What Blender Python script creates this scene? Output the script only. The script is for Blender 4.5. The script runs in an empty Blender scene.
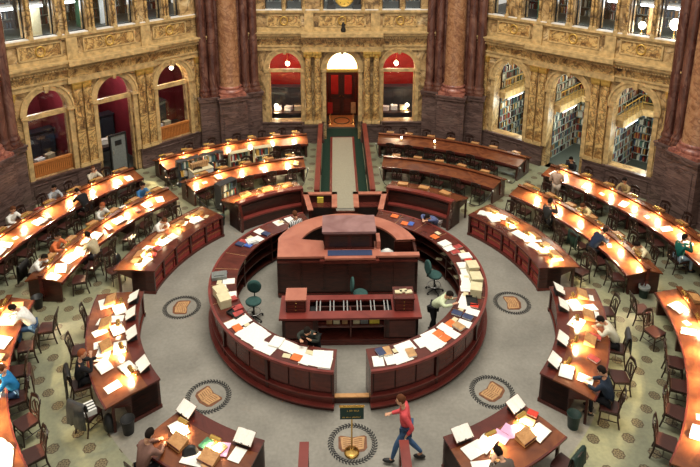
import bpy, bmesh, math, random
from math import sin, cos, pi, radians as R, sqrt
from mathutils import Matrix, Vector
SC = bpy.context.scene
COL = SC.collection

# ------------------------------------------------------------------ camera, light, exposure
cam = bpy.data.cameras.new('camera'); cam.lens = 634.96 / 700 * 36; cam.sensor_width = 36; cam.shift_y = -(233.5 - 63.58) / 700; cam.clip_end = 200
camo = bpy.data.objects.new('camera', cam); COL.objects.link(camo)
camo.matrix_world = (Matrix.Translation((-.3809, -16.6568, 12.0666)) @ Matrix.Rotation(-.02536, 4, 'Z')
                     @ Matrix.Rotation(pi / 2 - .26332, 4, 'X') @ Matrix.Rotation(.00276, 4, 'Z'))
SC.camera = camo
w = bpy.data.worlds.new('world'); SC.world = w; w.use_nodes = True
w.node_tree.nodes['Background'].inputs[0].default_value = (1.0, .93, .80, 1)
w.node_tree.nodes['Background'].inputs[1].default_value = .46
SC.view_settings.view_transform = 'Standard'; SC.view_settings.look = 'None'
SC.view_settings.gamma = 1; SC.view_settings.use_curve_mapping = False
SC.view_settings.exposure = .66
try: SC.cycles.use_denoising = True
except Exception: pass
SC.cycles.max_bounces = 6; SC.cycles.diffuse_bounces = 3; SC.cycles.glossy_bounces = 2
SC.cycles.transmission_bounces = 3; SC.cycles.transparent_max_bounces = 6
SC.cycles.sample_clamp_indirect = 4
def area(name, loc, rot, size, power, col):
    l = bpy.data.lights.new(name, 'AREA'); l.shape = 'DISK'; l.size = size; l.energy = power; l.color = col
    o = bpy.data.objects.new(name, l); o.location = loc; o.rotation_euler = rot; COL.objects.link(o); return o
area('dome_light', (0, 0, 24), (0, 0, 0), 12, 3600, (1, .93, .8))
def point(name, loc, power, col, rad=.08):
    l = bpy.data.lights.new(name, 'POINT'); l.energy = power; l.color = col; l.shadow_soft_size = rad
    o = bpy.data.objects.new(name, l); o.location = loc; COL.objects.link(o); return o

# ------------------------------------------------------------------ materials
def nmat(name, rough=.5, spec=.5):
    m = bpy.data.materials.new(name); m.use_nodes = True; nt = m.node_tree
    b = nt.nodes['Principled BSDF']; b.inputs['Roughness'].default_value = rough
    b.inputs['Specular IOR Level'].default_value = spec
    return m, nt, b
def plain(name, c, rough=.5, spec=.4, var=.12, scale=14, metal=0):
    m, nt, b = nmat(name, rough, spec); b.inputs['Metallic'].default_value = metal
    tc = nt.nodes.new('ShaderNodeTexCoord'); n = nt.nodes.new('ShaderNodeTexNoise'); n.inputs['Scale'].default_value = scale
    nt.links.new(tc.outputs['Object'], n.inputs['Vector'])
    r = nt.nodes.new('ShaderNodeValToRGB'); nt.links.new(n.outputs['Fac'], r.inputs[0])
    r.color_ramp.elements[0].position = .3; r.color_ramp.elements[1].position = .7
    r.color_ramp.elements[0].color = tuple(x * (1 - var) for x in c) + (1,)
    r.color_ramp.elements[1].color = tuple(min(1, x * (1 + var)) for x in c) + (1,)
    nt.links.new(r.outputs[0], b.inputs['Base Color']); return m
def wood(name, c1, c2, rough=.3, scale=3, spec=.5):
    m, nt, b = nmat(name, rough, spec)
    tc = nt.nodes.new('ShaderNodeTexCoord'); mp = nt.nodes.new('ShaderNodeMapping'); mp.inputs['Scale'].default_value = (1, 1, 6)
    n = nt.nodes.new('ShaderNodeTexNoise'); n.inputs['Scale'].default_value = scale; n.inputs['Detail'].default_value = 6; n.inputs['Distortion'].default_value = 1.5
    nt.links.new(tc.outputs['Object'], mp.inputs[0]); nt.links.new(mp.outputs[0], n.inputs['Vector'])
    r = nt.nodes.new('ShaderNodeValToRGB'); nt.links.new(n.outputs['Fac'], r.inputs[0])
    r.color_ramp.elements[0].position = .35; r.color_ramp.elements[1].position = .65
    r.color_ramp.elements[0].color = c1 + (1,); r.color_ramp.elements[1].color = c2 + (1,)
    nt.links.new(r.outputs[0], b.inputs['Base Color']); return m
def marble(name, stops, vein, scale=1.6, rough=.35, vw=.045, vscale=.9, stretch=(1, 1, 1)):
    m, nt, b = nmat(name, rough, .5); L = nt.links.new
    tc = nt.nodes.new('ShaderNodeTexCoord'); mp = nt.nodes.new('ShaderNodeMapping'); mp.inputs['Scale'].default_value = stretch
    L(tc.outputs['Object'], mp.inputs[0])
    n = nt.nodes.new('ShaderNodeTexNoise'); n.inputs['Scale'].default_value = scale; n.inputs['Detail'].default_value = 8; n.inputs['Roughness'].default_value = .65; n.inputs['Distortion'].default_value = .8
    L(mp.outputs[0], n.inputs['Vector'])
    r = nt.nodes.new('ShaderNodeValToRGB'); L(n.outputs['Fac'], r.inputs[0])
    e = r.color_ramp.elements
    e[0].position = stops[0][0]; e[0].color = stops[0][1] + (1,); e[1].position = stops[-1][0]; e[1].color = stops[-1][1] + (1,)
    for p, c in stops[1:-1]: x = e.new(p); x.color = c + (1,)
    n2 = nt.nodes.new('ShaderNodeTexNoise'); n2.inputs['Scale'].default_value = vscale; n2.inputs['Detail'].default_value = 5; n2.inputs['Distortion'].default_value = 2.5
    L(mp.outputs[0], n2.inputs['Vector'])
    s = nt.nodes.new('ShaderNodeMath'); s.operation = 'SUBTRACT'; s.inputs[1].default_value = .5; L(n2.outputs['Fac'], s.inputs[0])
    a = nt.nodes.new('ShaderNodeMath'); a.operation = 'ABSOLUTE'; L(s.outputs[0], a.inputs[0])
    k = nt.nodes.new('ShaderNodeMapRange'); k.inputs['From Min'].default_value = 0; k.inputs['From Max'].default_value = vw; k.inputs['To Min'].default_value = .8; k.inputs['To Max'].default_value = 0
    L(a.outputs[0], k.inputs['Value'])
    mx = nt.nodes.new('ShaderNodeMixRGB'); L(k.outputs[0], mx.inputs[0]); L(r.outputs[0], mx.inputs[1]); mx.inputs[2].default_value = vein + (1,)
    L(mx.outputs[0], b.inputs['Base Color'])
    bp = nt.nodes.new('ShaderNodeBump'); bp.inputs['Strength'].default_value = .15; L(n.outputs['Fac'], bp.inputs['Height']); L(bp.outputs[0], b.inputs['Normal'])
    return m
def emis(name, c, s):
    m = bpy.data.materials.new(name); m.use_nodes = True; nt = m.node_tree
    b = nt.nodes['Principled BSDF']; b.inputs['Base Color'].default_value = c + (1,); b.inputs['Emission Color'].default_value = c + (1,); b.inputs['Emission Strength'].default_value = s
    return m
def glassm(name, tint=(.95, .97, 1)):
    m = bpy.data.materials.new(name); m.use_nodes = True; nt = m.node_tree; nt.nodes.clear()
    o = nt.nodes.new('ShaderNodeOutputMaterial'); t = nt.nodes.new('ShaderNodeBsdfTransparent'); t.inputs[0].default_value = tint + (1,)
    g = nt.nodes.new('ShaderNodeBsdfGlossy'); g.inputs['Roughness'].default_value = .05
    mx = nt.nodes.new('ShaderNodeMixShader'); mx.inputs[0].default_value = .06
    nt.links.new(t.outputs[0], mx.inputs[1]); nt.links.new(g.outputs[0], mx.inputs[2]); nt.links.new(mx.outputs[0], o.inputs[0]); return m

M = {}
M['ochre'] = marble('ochre_marble', [(.3, (.09, .055, .028)), (.44, (.36, .22, .09)), (.56, (.56, .38, .18)), (.72, (.78, .62, .38))], (.07, .04, .02))
M['panel'] = marble('veined_marble', [(.32, (.035, .022, .014)), (.42, (.36, .19, .06)), (.56, (.68, .46, .18)), (.72, (.40, .15, .05))], (.05, .03, .02), scale=2.6, vw=.06, vscale=1.6)
M['trim'] = plain('yellow_stone_trim', (.50, .345, .155), .5, .4, .32, 5)
M['lamplitmarble'] = plain('lamplit_marble_sill', (.75, .72, .68), .3, .5, .08, 6)  # pale marble, with the gallery tubes' glow painted into its white
M['dado'] = marble('plum_marble', [(.3, (.07, .042, .038)), (.55, (.145, .092, .082)), (.75, (.21, .145, .13))], (.03, .018, .016), scale=2.2, rough=.28, stretch=(.6, .6, 3))
M['column'] = marble('rose_marble', [(.3, (.19, .08, .038)), (.5, (.36, .18, .09)), (.72, (.46, .27, .15))], (.19, .08, .045), scale=4.5, rough=.25)
M['maroon'] = marble('maroon_marble', [(.3, (.05, .02, .015)), (.5, (.115, .045, .032)), (.72, (.22, .11, .08))], (.05, .012, .01), scale=2.5, rough=.22, stretch=(1, 1, .4))
M['pinkbase'] = marble('pink_marble', [(.3, (.22, .07, .05)), (.6, (.42, .17, .12)), (.75, (.5, .25, .18))], (.12, .03, .03), scale=5)
M['mahog'] = wood('mahogany', (.026, .006, .004), (.065, .014, .009), .32, 2.5)
M['mahogtop'] = wood('polished_mahogany', (.065, .013, .010), (.115, .024, .017), .25, 1.5)
M['mauvetop'] = wood('mauve_polished_wood', (.20, .10, .10), (.30, .17, .17), .22, 1.0)
M['redtop'] = wood('red_polished_wood', (.33, .105, .07), (.45, .17, .115), .3, 1.2)
M['railred'] = wood('red_rail_wood', (.14, .022, .018), (.21, .038, .03), .28, 1.2)
M['desk'] = wood('reading_desk_wood', (.105, .028, .011), (.19, .058, .02), .25, 1.8)
M['darkwood'] = wood('dark_chair_wood', (.013, .006, .005), (.034, .014, .010), .35, 5)
M['seat'] = plain('oxblood_seat', (.05, .016, .013), .3, .5)
M['oak'] = wood('light_oak', (.42, .20, .07), (.56, .30, .12), .4, 5)
M['panelwood'] = wood('orange_panel_wood', (.38, .13, .03), (.52, .20, .05), .4, 4)
M['brass'] = plain('brass', (.75, .48, .14), .25, .5, .1, 5, 1)
M['gold'] = plain('old_gold', (.62, .40, .10), .4, .5, .2, 9, .6)
M['black'] = plain('black', (.012, .012, .013), .5, .4)
M['dkgrey'] = plain('dark_grey', (.045, .047, .05), .5, .4)
M['slate'] = plain('slate_blue_paint', (.028, .034, .045), .4, .5)
M['slate2'] = plain('slate_blue_door', (.04, .05, .065), .4, .5)
M['grey'] = plain('grey_metal', (.17, .185, .18), .45, .5)
M['shelfgrey'] = plain('grey_green_shelf', (.22, .25, .22), .5, .4)
M['steel'] = plain('steel', (.6, .6, .6), .3, .5, .1, 5, .9)
M['white'] = plain('white_paper', (.80, .79, .74), .6, .3, .05, 20)
M['cream'] = plain('cream_card', (.62, .56, .36), .6, .3, .08, 10)
M['whiteplastic'] = plain('white_paint', (.75, .76, .74), .4, .4, .04)
M['redbook'] = plain('red_cloth', (.36, .05, .045), .5, .4, .3, 8)
M['redbright'] = plain('bright_red', (.6, .04, .02), .5, .4)
M['brownbook'] = plain('brown_leather', (.16, .06, .025), .5, .4, .3, 8)
M['tan'] = plain('tan_cloth', (.45, .26, .12), .6, .3, .2, 8)
M['navybook'] = plain('navy_cloth', (.03, .045, .11), .5, .4)
M['bluebook'] = plain('blue_cloth', (.05, .12, .45), .5, .4)
M['greenbook'] = plain('green_cloth', (.04, .15, .08), .5, .4)
M['pinkpaper'] = plain('pink_paper', (.70, .38, .60), .6, .3, .06)
M['orange'] = plain('orange_card', (.75, .16, .04), .5, .3, .15)
M['yellow'] = plain('yellow_card', (.75, .60, .08), .5, .3, .15)
M['teal'] = plain('teal_fabric', (.035, .085, .08), .8, .2)
M['greenplastic'] = plain('dark_green', (.008, .028, .022), .5, .4)
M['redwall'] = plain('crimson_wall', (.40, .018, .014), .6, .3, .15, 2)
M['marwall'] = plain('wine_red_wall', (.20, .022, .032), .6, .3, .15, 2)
M['inwall'] = plain('alcove_plaster', (.30, .27, .20), .8, .2)
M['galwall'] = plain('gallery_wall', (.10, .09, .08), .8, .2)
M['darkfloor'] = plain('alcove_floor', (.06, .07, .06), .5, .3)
M['carpet'] = plain('beige_runner', (.36, .33, .25), .9, .1, .1, 30)
M['carpetgreen'] = plain('dark_green_border', (.018, .04, .028), .9, .1)
M['mosaic'] = plain('orange_mosaic', (.55, .22, .07), .4, .4, .2, 30)
M['clockface'] = plain('golden_clock', (.75, .48, .08), .35, .5, .1)
M['lampglow'] = emis('lamp_glow', (1, .86, .6), 14)
M['globe'] = emis('lit_globe', (1, .85, .55), 9)
M['tubeglow'] = emis('fluorescent_glow', (.95, 1, 1), 7)
M['lunette'] = emis('lit_lunette_glass', (1, .86, .5), 3.2)
M['screen'] = emis('lit_screen', (.8, .85, 1), 1.2)
M['glass'] = glassm('window_glass')
M['skin'] = plain('skin', (.55, .30, .19), .5, .3, .06)
M['bookmix'] = None

def floor_material():
    m, nt, b = nmat('terrazzo_floor', .42, .35); L = nt.links.new; N = nt.nodes.new
    geo = N('ShaderNodeNewGeometry'); sp = N('ShaderNodeSeparateXYZ'); L(geo.outputs['Position'], sp.inputs[0])
    def mth(op, a, b_=None, c=None):
        x = N('ShaderNodeMath'); x.operation = op
        for i, v in enumerate((a, b_, c)):
            if v is None: continue
            if isinstance(v, (int, float)): x.inputs[i].default_value = v
            else: L(v, x.inputs[i])
        return x.outputs[0]
    X, Y = sp.outputs[0], sp.outputs[1]
    u = mth('SUBTRACT', mth('DIVIDE', X, .408), .5); v = mth('DIVIDE', Y, .416)
    p = mth('MULTIPLY', mth('ADD', mth('ADD', u, v), 1), .5); q = mth('MULTIPLY', mth('ADD', mth('SUBTRACT', u, v), 1), .5)
    fp = mth('SUBTRACT', p, mth('ROUND', p)); fq = mth('SUBTRACT', q, mth('ROUND', q))
    du = mth('ADD', fp, fq); dv = mth('SUBTRACT', fp, fq)
    # du, dv in lattice units (.41 m each)
    d = mth('SQRT', mth('ADD', mth('MULTIPLY', du, du), mth('MULTIPLY', dv, dv)))
    ang = mth('ARCTAN2', dv, du)
    d8 = mth('MULTIPLY', d, mth('ADD', 1, mth('MULTIPLY', mth('COSINE', mth('MULTIPLY', ang, 8)), .05)))
    mask = mth('LESS_THAN', d8, .34)
    rim = mth('GREATER_THAN', d8, .30)
    star = mth('GREATER_THAN', mth('ADD', mth('COSINE', mth('MULTIPLY', ang, 8)), mth('SINE', mth('MULTIPLY', d, 50))), .1)
    pat = mth('MAXIMUM', rim, star)
    r = mth('SQRT', mth('ADD', mth('MULTIPLY', X, X), mth('MULTIPLY', Y, Y)))
    zone = mth('MULTIPLY', mth('GREATER_THAN', r, 7.25), mth('LESS_THAN', r, 13.1))
    zone = mth('MULTIPLY', zone, mth('GREATER_THAN', mth('ABSOLUTE', X), 1.3))
    n = N('ShaderNodeTexNoise'); n.inputs['Scale'].default_value = .7; n.inputs['Detail'].default_value = 6; L(geo.outputs['Position'], n.inputs['Vector'])
    n2 = N('ShaderNodeTexNoise'); n2.inputs['Scale'].default_value = 12; n2.inputs['Detail'].default_value = 4; L(geo.outputs['Position'], n2.inputs['Vector'])
    def ramp(src, a, c, lo=.35, hi=.65):
        x = N('ShaderNodeValToRGB'); L(src, x.inputs[0]); x.color_ramp.elements[0].position = lo; x.color_ramp.elements[1].position = hi
        x.color_ramp.elements[0].color = a + (1,); x.color_ramp.elements[1].color = c + (1,); return x.outputs[0]
    inner = ramp(n.outputs['Fac'], (.21, .20, .175), (.30, .285, .25))
    outer = ramp(n.outputs['Fac'], (.18, .19, .135), (.31, .31, .19))
    def mix(f, a, c):
        x = N('ShaderNodeMixRGB')
        if isinstance(f, float): x.inputs[0].default_value = f
        else: L(f, x.inputs[0])
        for i, v_ in ((1, a), (2, c)):
            if isinstance(v_, tuple): x.inputs[i].default_value = v_ + (1,)
            else: L(v_, x.inputs[i])
        return x.outputs[0]
    base = mix(mth('GREATER_THAN', r, 7.25), inner, outer)
    grain = ramp(n2.outputs['Fac'], (.86, .86, .86), (1, 1, 1))
    mm = N('ShaderNodeMixRGB'); mm.blend_type = 'MULTIPLY'; mm.inputs[0].default_value = 1; L(base, mm.inputs[1]); L(grain, mm.inputs[2])
    spot = mix(pat, (.16, .13, .075), (.055, .035, .022))
    c = mix(mth('MULTIPLY', mth('MULTIPLY', mask, zone), .9), mm.outputs[0], spot)
    L(c, b.inputs['Base Color']); return m
M['floor'] = floor_material()

def shelf_material():   # cloth spines of differing colour, per book colour from the position along the row
    m, nt, b = nmat('mixed_book_cloth', .55, .3); L = nt.links.new; N = nt.nodes.new
    oi = N('ShaderNodeObjectInfo'); r = N('ShaderNodeValToRGB'); L(oi.outputs['Random'], r.inputs[0]); r.color_ramp.interpolation = 'CONSTANT'
    cs = [(.30, .03, .02), (.05, .09, .14), (.6, .58, .5), (.10, .18, .14), (.62, .60, .52), (.08, .05, .03), (.6, .35, .08), (.03, .03, .03)]
    e = r.color_ramp.elements; e[0].position = 0; e[0].color = cs[0] + (1,); e[1].position = 1 / 8; e[1].color = cs[1] + (1,)
    for i, c in enumerate(cs[2:]): x = e.new((i + 2) / 8); x.color = c + (1,)
    L(r.outputs[0], b.inputs['Base Color']); return m
M['bookmix'] = shelf_material()
def mass_material():
    m, nt, b = nmat('massed_book_cloth', .55, .3); L = nt.links.new; N = nt.nodes.new
    at = N('ShaderNodeAttribute'); at.attribute_name = 'tone'; r = N('ShaderNodeValToRGB'); L(at.outputs['Fac'], r.inputs[0]); r.color_ramp.interpolation = 'CONSTANT'
    cs = [(.22, .03, .02), (.04, .07, .12), (.5, .48, .4), (.06, .12, .10), (.55, .52, .42), (.06, .04, .03), (.4, .2, .05), (.03, .03, .03)]
    e = r.color_ramp.elements; e[0].position = 0; e[0].color = cs[0] + (1,); e[1].position = 1 / 8; e[1].color = cs[1] + (1,)
    for i, c in enumerate(cs[2:]): x = e.new((i + 2) / 8); x.color = c + (1,)
    L(r.outputs[0], b.inputs['Base Color']); return m
M['massbooks'] = mass_material()

# ------------------------------------------------------------------ mesh helpers
class MB:
    def __init__(s): s.v = []; s.f = []; s.sm = []; s.T = Matrix()
    def add(s, vs, fs, smooth=False):
        o = len(s.v); s.v += [s.T @ Vector(p) for p in vs]
        for f in fs: s.f.append([i + o for i in f]); s.sm.append(smooth)
        return s
    def box(s, c, d, rz=0, m=None, taper=1):
        x, y, z = d[0] / 2, d[1] / 2, d[2] / 2
        vs = [Vector((a * x * (taper if k > 0 else 1), b * y * (taper if k > 0 else 1), k * z)) for k in (-1, 1) for a, b in ((-1, -1), (1, -1), (1, 1), (-1, 1))]
        mt = Matrix.Translation(c) @ Matrix.Rotation(rz, 4, 'Z') @ (m or Matrix())
        return s.add([mt @ p for p in vs], [(3, 2, 1, 0), (4, 5, 6, 7), (0, 1, 5, 4), (1, 2, 6, 5), (2, 3, 7, 6), (3, 0, 4, 7)])
    def b2(s, x0, x1, y0, y1, z0, z1): return s.box(((x0 + x1) / 2, (y0 + y1) / 2, (z0 + z1) / 2), (x1 - x0, y1 - y0, z1 - z0))
    def tube(s, pts, r, n=8, caps=True, smooth=True):
        pts = [Vector(p) for p in pts]; rr = r if isinstance(r, (list, tuple)) else [r] * len(pts); vs = []
        for i, p in enumerate(pts):
            d = (pts[min(i + 1, len(pts) - 1)] - pts[max(i - 1, 0)]).normalized()
            a = d.orthogonal() if i == 0 else (a - d * a.dot(d)); a = a.normalized(); b = d.cross(a)
            vs += [p + (a * cos(2 * pi * k / n) + b * sin(2 * pi * k / n)) * rr[i] for k in range(n)]
        fs = [(i * n + k, i * n + (k + 1) % n, (i + 1) * n + (k + 1) % n, (i + 1) * n + k) for i in range(len(pts) - 1) for k in range(n)]
        s.add(vs, fs, smooth)
        if caps: s.add(vs[:n], [tuple(range(n))[::-1]]); s.add(vs[-n:], [tuple(range(n))])
        return s
    def lathe(s, prof, c=(0, 0, 0), n=20, sx=1, sy=1, smooth=True):
        vs = [(c[0] + r * cos(2 * pi * k / n) * sx, c[1] + r * sin(2 * pi * k / n) * sy, c[2] + z) for r, z in prof for k in range(n)]
        fs = [(i * n + k, i * n + (k + 1) % n, (i + 1) * n + (k + 1) % n, (i + 1) * n + k) for i in range(len(prof) - 1) for k in range(n)]
        s.add(vs, fs, smooth); s.add(vs[:n], [tuple(range(n))[::-1]]); s.add(vs[-n:], [tuple(range(n))]); return s
    def sweep(s, prof, a0, a1, n=None, c=(0, 0), close=True):   # prof: closed (r,z) loop swept about the vertical axis at c, azimuths in degrees clockwise from +y
        n = n or max(2, int(abs(a1 - a0) / 2.5) + 1); k = len(prof); vs = []
        for i in range(n + 1):
            a = R(a0 + (a1 - a0) * i / n)
            vs += [(c[0] + r * sin(a), c[1] + r * cos(a), z) for r, z in prof]
        fs = [(i * k + j, i * k + (j + 1) % k, (i + 1) * k + (j + 1) % k, (i + 1) * k + j) for i in range(n) for j in range(k)]
        fs += [tuple(range(k))[::-1], tuple(n * k + j for j in range(k))]
        return s.add(vs, fs)
    def rect(s, r0, r1, z0, z1, a0, a1, n=None, c=(0, 0)): return s.sweep([(r0, z0), (r1, z0), (r1, z1), (r0, z1)], a0, a1, n, c)
    def prism(s, poly, z0, z1):
        n = len(poly); return s.add([(x, y, z0) for x, y in poly] + [(x, y, z1) for x, y in poly],
            [tuple(range(n))[::-1], tuple(range(n, 2 * n))] + [(i, (i + 1) % n, n + (i + 1) % n, n + i) for i in range(n)])
    def mesh(s, name, mat, off=None, bevel=0):
        me = bpy.data.meshes.new(name); off = off or Vector((0, 0, 0))
        me.from_pydata([tuple(p - off) for p in s.v], [], s.f); me.update()
        bm = bmesh.new(); bm.from_mesh(me); bmesh.ops.recalc_face_normals(bm, faces=bm.faces)
        if bevel:
            bmesh.ops.remove_doubles(bm, verts=bm.verts, dist=1e-5)
            ed = [e for e in bm.edges if len(e.link_faces) == 2 and e.calc_face_angle() > .6]
            bmesh.ops.bevel(bm, geom=ed, offset=bevel, segments=1, affect='EDGES')
            bm.to_mesh(me); bm.free()
        else:
            bm.to_mesh(me); bm.free(); me.polygons.foreach_set('use_smooth', s.sm)
        if mat: me.materials.append(mat)
        return me
    def build(s, name, mat, parent=None, world=False, bevel=0):
        off = None
        if world and parent: off = parent.location.copy()
        o = bpy.data.objects.new(name, s.mesh(name, mat, off, bevel)); COL.objects.link(o)
        if parent: o.parent = parent
        return o
def tag(o, label=None, cat=None, group=None, kind=None):
    if label: o['label'] = label
    if cat: o['category'] = cat
    if group: o['group'] = group
    if kind: o['kind'] = kind
    return o
def empty(name, loc=(0, 0, 0), rz=0, **k):
    o = bpy.data.objects.new(name, None); COL.objects.link(o); o.location = loc; o.rotation_euler = (0, 0, rz); return tag(o, **k)
def single(name, mb, mat, loc, label, cat, group=None, rz=0, bevel=0):   # a thing that is one mesh; mb in local coordinates
    o = bpy.data.objects.new(name, mb.mesh(name, mat, None, bevel)); COL.objects.link(o); o.location = loc; o.rotation_euler = (0, 0, rz)
    return tag(o, label, cat, group)
KIDS = {}
def kids(o):
    if o.name not in KIDS: KIDS[o.name] = [(c, list(c.children)) for c in o.children]
    return KIDS[o.name]
def dup(o, label=None, group=None, mat=None):
    c = o.copy(); COL.objects.link(c)
    for k in ('label', 'group'):
        if k in c: del c[k]
    if label: c['label'] = label
    if group: c['group'] = group
    for ch, sub in kids(o):
        d = ch.copy(); COL.objects.link(d); d.parent = c
        for g in sub: e = g.copy(); COL.objects.link(e); e.parent = d
    return c
def pol(az, r, z=0): return Vector((r * sin(R(az)), r * cos(R(az)), z))
def put(o, az, r, z=0, spin=0, tilt=0):    # local +y points outwards from the hall's centre, then tilt, then spin
    o.rotation_mode = 'QUATERNION'
    o.matrix_basis = Matrix.Translation(pol(az, r, z)) @ Matrix.Rotation(-R(az), 4, 'Z') @ Matrix.Rotation(tilt, 4, 'X') @ Matrix.Rotation(spin, 4, 'Z')
    return o
ORD = ['first', 'second', 'third', 'fourth', 'fifth', 'sixth', 'seventh', 'eighth', 'ninth', 'tenth', 'eleventh', 'twelfth']
def struct(name, mb, mat, parent=None, bevel=0):
    o = mb.build(name, mat, parent, bevel=bevel)
    if not parent: o['kind'] = 'structure'
    return o
ORD += ['thirteenth', 'fourteenth', 'fifteenth', 'sixteenth', 'seventeenth', 'eighteenth', 'nineteenth', 'twentieth']
for t_ in ('twenty', 'thirty', 'forty', 'fifty'):
    if t_ != 'twenty': ORD.append(t_[:-1] + 'ieth')
    ORD += [t_ + '-' + x for x in ORD[:9]]
rnd = random.Random(7)

# ------------------------------------------------------------------ the hall
AP = 13.8; HC = Vector((0, -.38, 0))
def wallT(az): return Matrix.Translation(pol(az, AP) + HC) @ Matrix.Rotation(-R(az), 4, 'Z')
fl = MB(); fl.prism([(22 * sin(2 * pi * k / 48), 22 * cos(2 * pi * k / 48)) for k in range(48)], -.3, 0); struct('floor', fl, M['floor'])
TH = .5
def wall_zone(mb, s0, s1, z0, z1, ops, th=TH):
    def q(a, b, c, d): mb.add([a, b, c, d], [(0, 1, 2, 3)])
    def fb(sa, sb, la, lb, ha, hb):
        if max(ha - la, hb - lb) < 1e-4: return
        for y in (0, th): q((sa, y, la), (sb, y, lb), (sb, y, hb), (sa, y, ha))
    x = s0
    for sc, hw, za, zb, arched in sorted(ops):
        fb(x, sc - hw, z0, z0, z1, z1)
        n = 16 if arched else 1
        h = lambda t: zb + (sqrt(max(0, 1 - t * t)) * hw if arched else 0)
        for i in range(n):
            t0, t1 = -cos(pi * i / n), -cos(pi * (i + 1) / n)
            if n == 1: t0, t1 = -1, 1
            fb(sc + t0 * hw, sc + t1 * hw, z0, z0, za, za); fb(sc + t0 * hw, sc + t1 * hw, h(t0), h(t1), z1, z1)
            q((sc + t0 * hw, 0, h(t0)), (sc + t1 * hw, 0, h(t1)), (sc + t1 * hw, th, h(t1)), (sc + t0 * hw, th, h(t0)))
        if za > z0: q((sc - hw, 0, za), (sc + hw, 0, za), (sc + hw, th, za), (sc - hw, th, za))
        for e in (-hw, hw): q((sc + e, 0, za), (sc + e, th, za), (sc + e, th, zb), (sc + e, 0, zb))
        x = sc + hw
    fb(x, s1, z0, z0, z1, z1)
    for z in (z0, z1): q((s0, 0, z), (s1, 0, z), (s1, th, z), (s0, th, z))
HS = 5.72
UP = {'left': [(-3.65, .86), (-2.55, .84), (-1.27, .75), (-.2, .68), (.79, .75), (2.17, .68), (3.13, .55)],
      'right': [(-3.63, .7), (-2.07, .75), (-.7, .62), (.28, .68), (1.31, .68), (2.64, .82), (3.66, .74)],
      'back': [(-3.29, .8), (-2.31, .74), (0, 1.8), (2.35, .85), (3.41, .76)]}
SIDES = {'left': -45, 'right': 45, 'back': 0}
ORDW = ['leftmost', 'middle', 'rightmost']
trim_n = [0]
def trim(mb, mat, bevel=0):
    trim_n[0] += 1; return struct('trim_%d' % trim_n[0], mb, mat, bevel=bevel)
win_n = [0]
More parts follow.
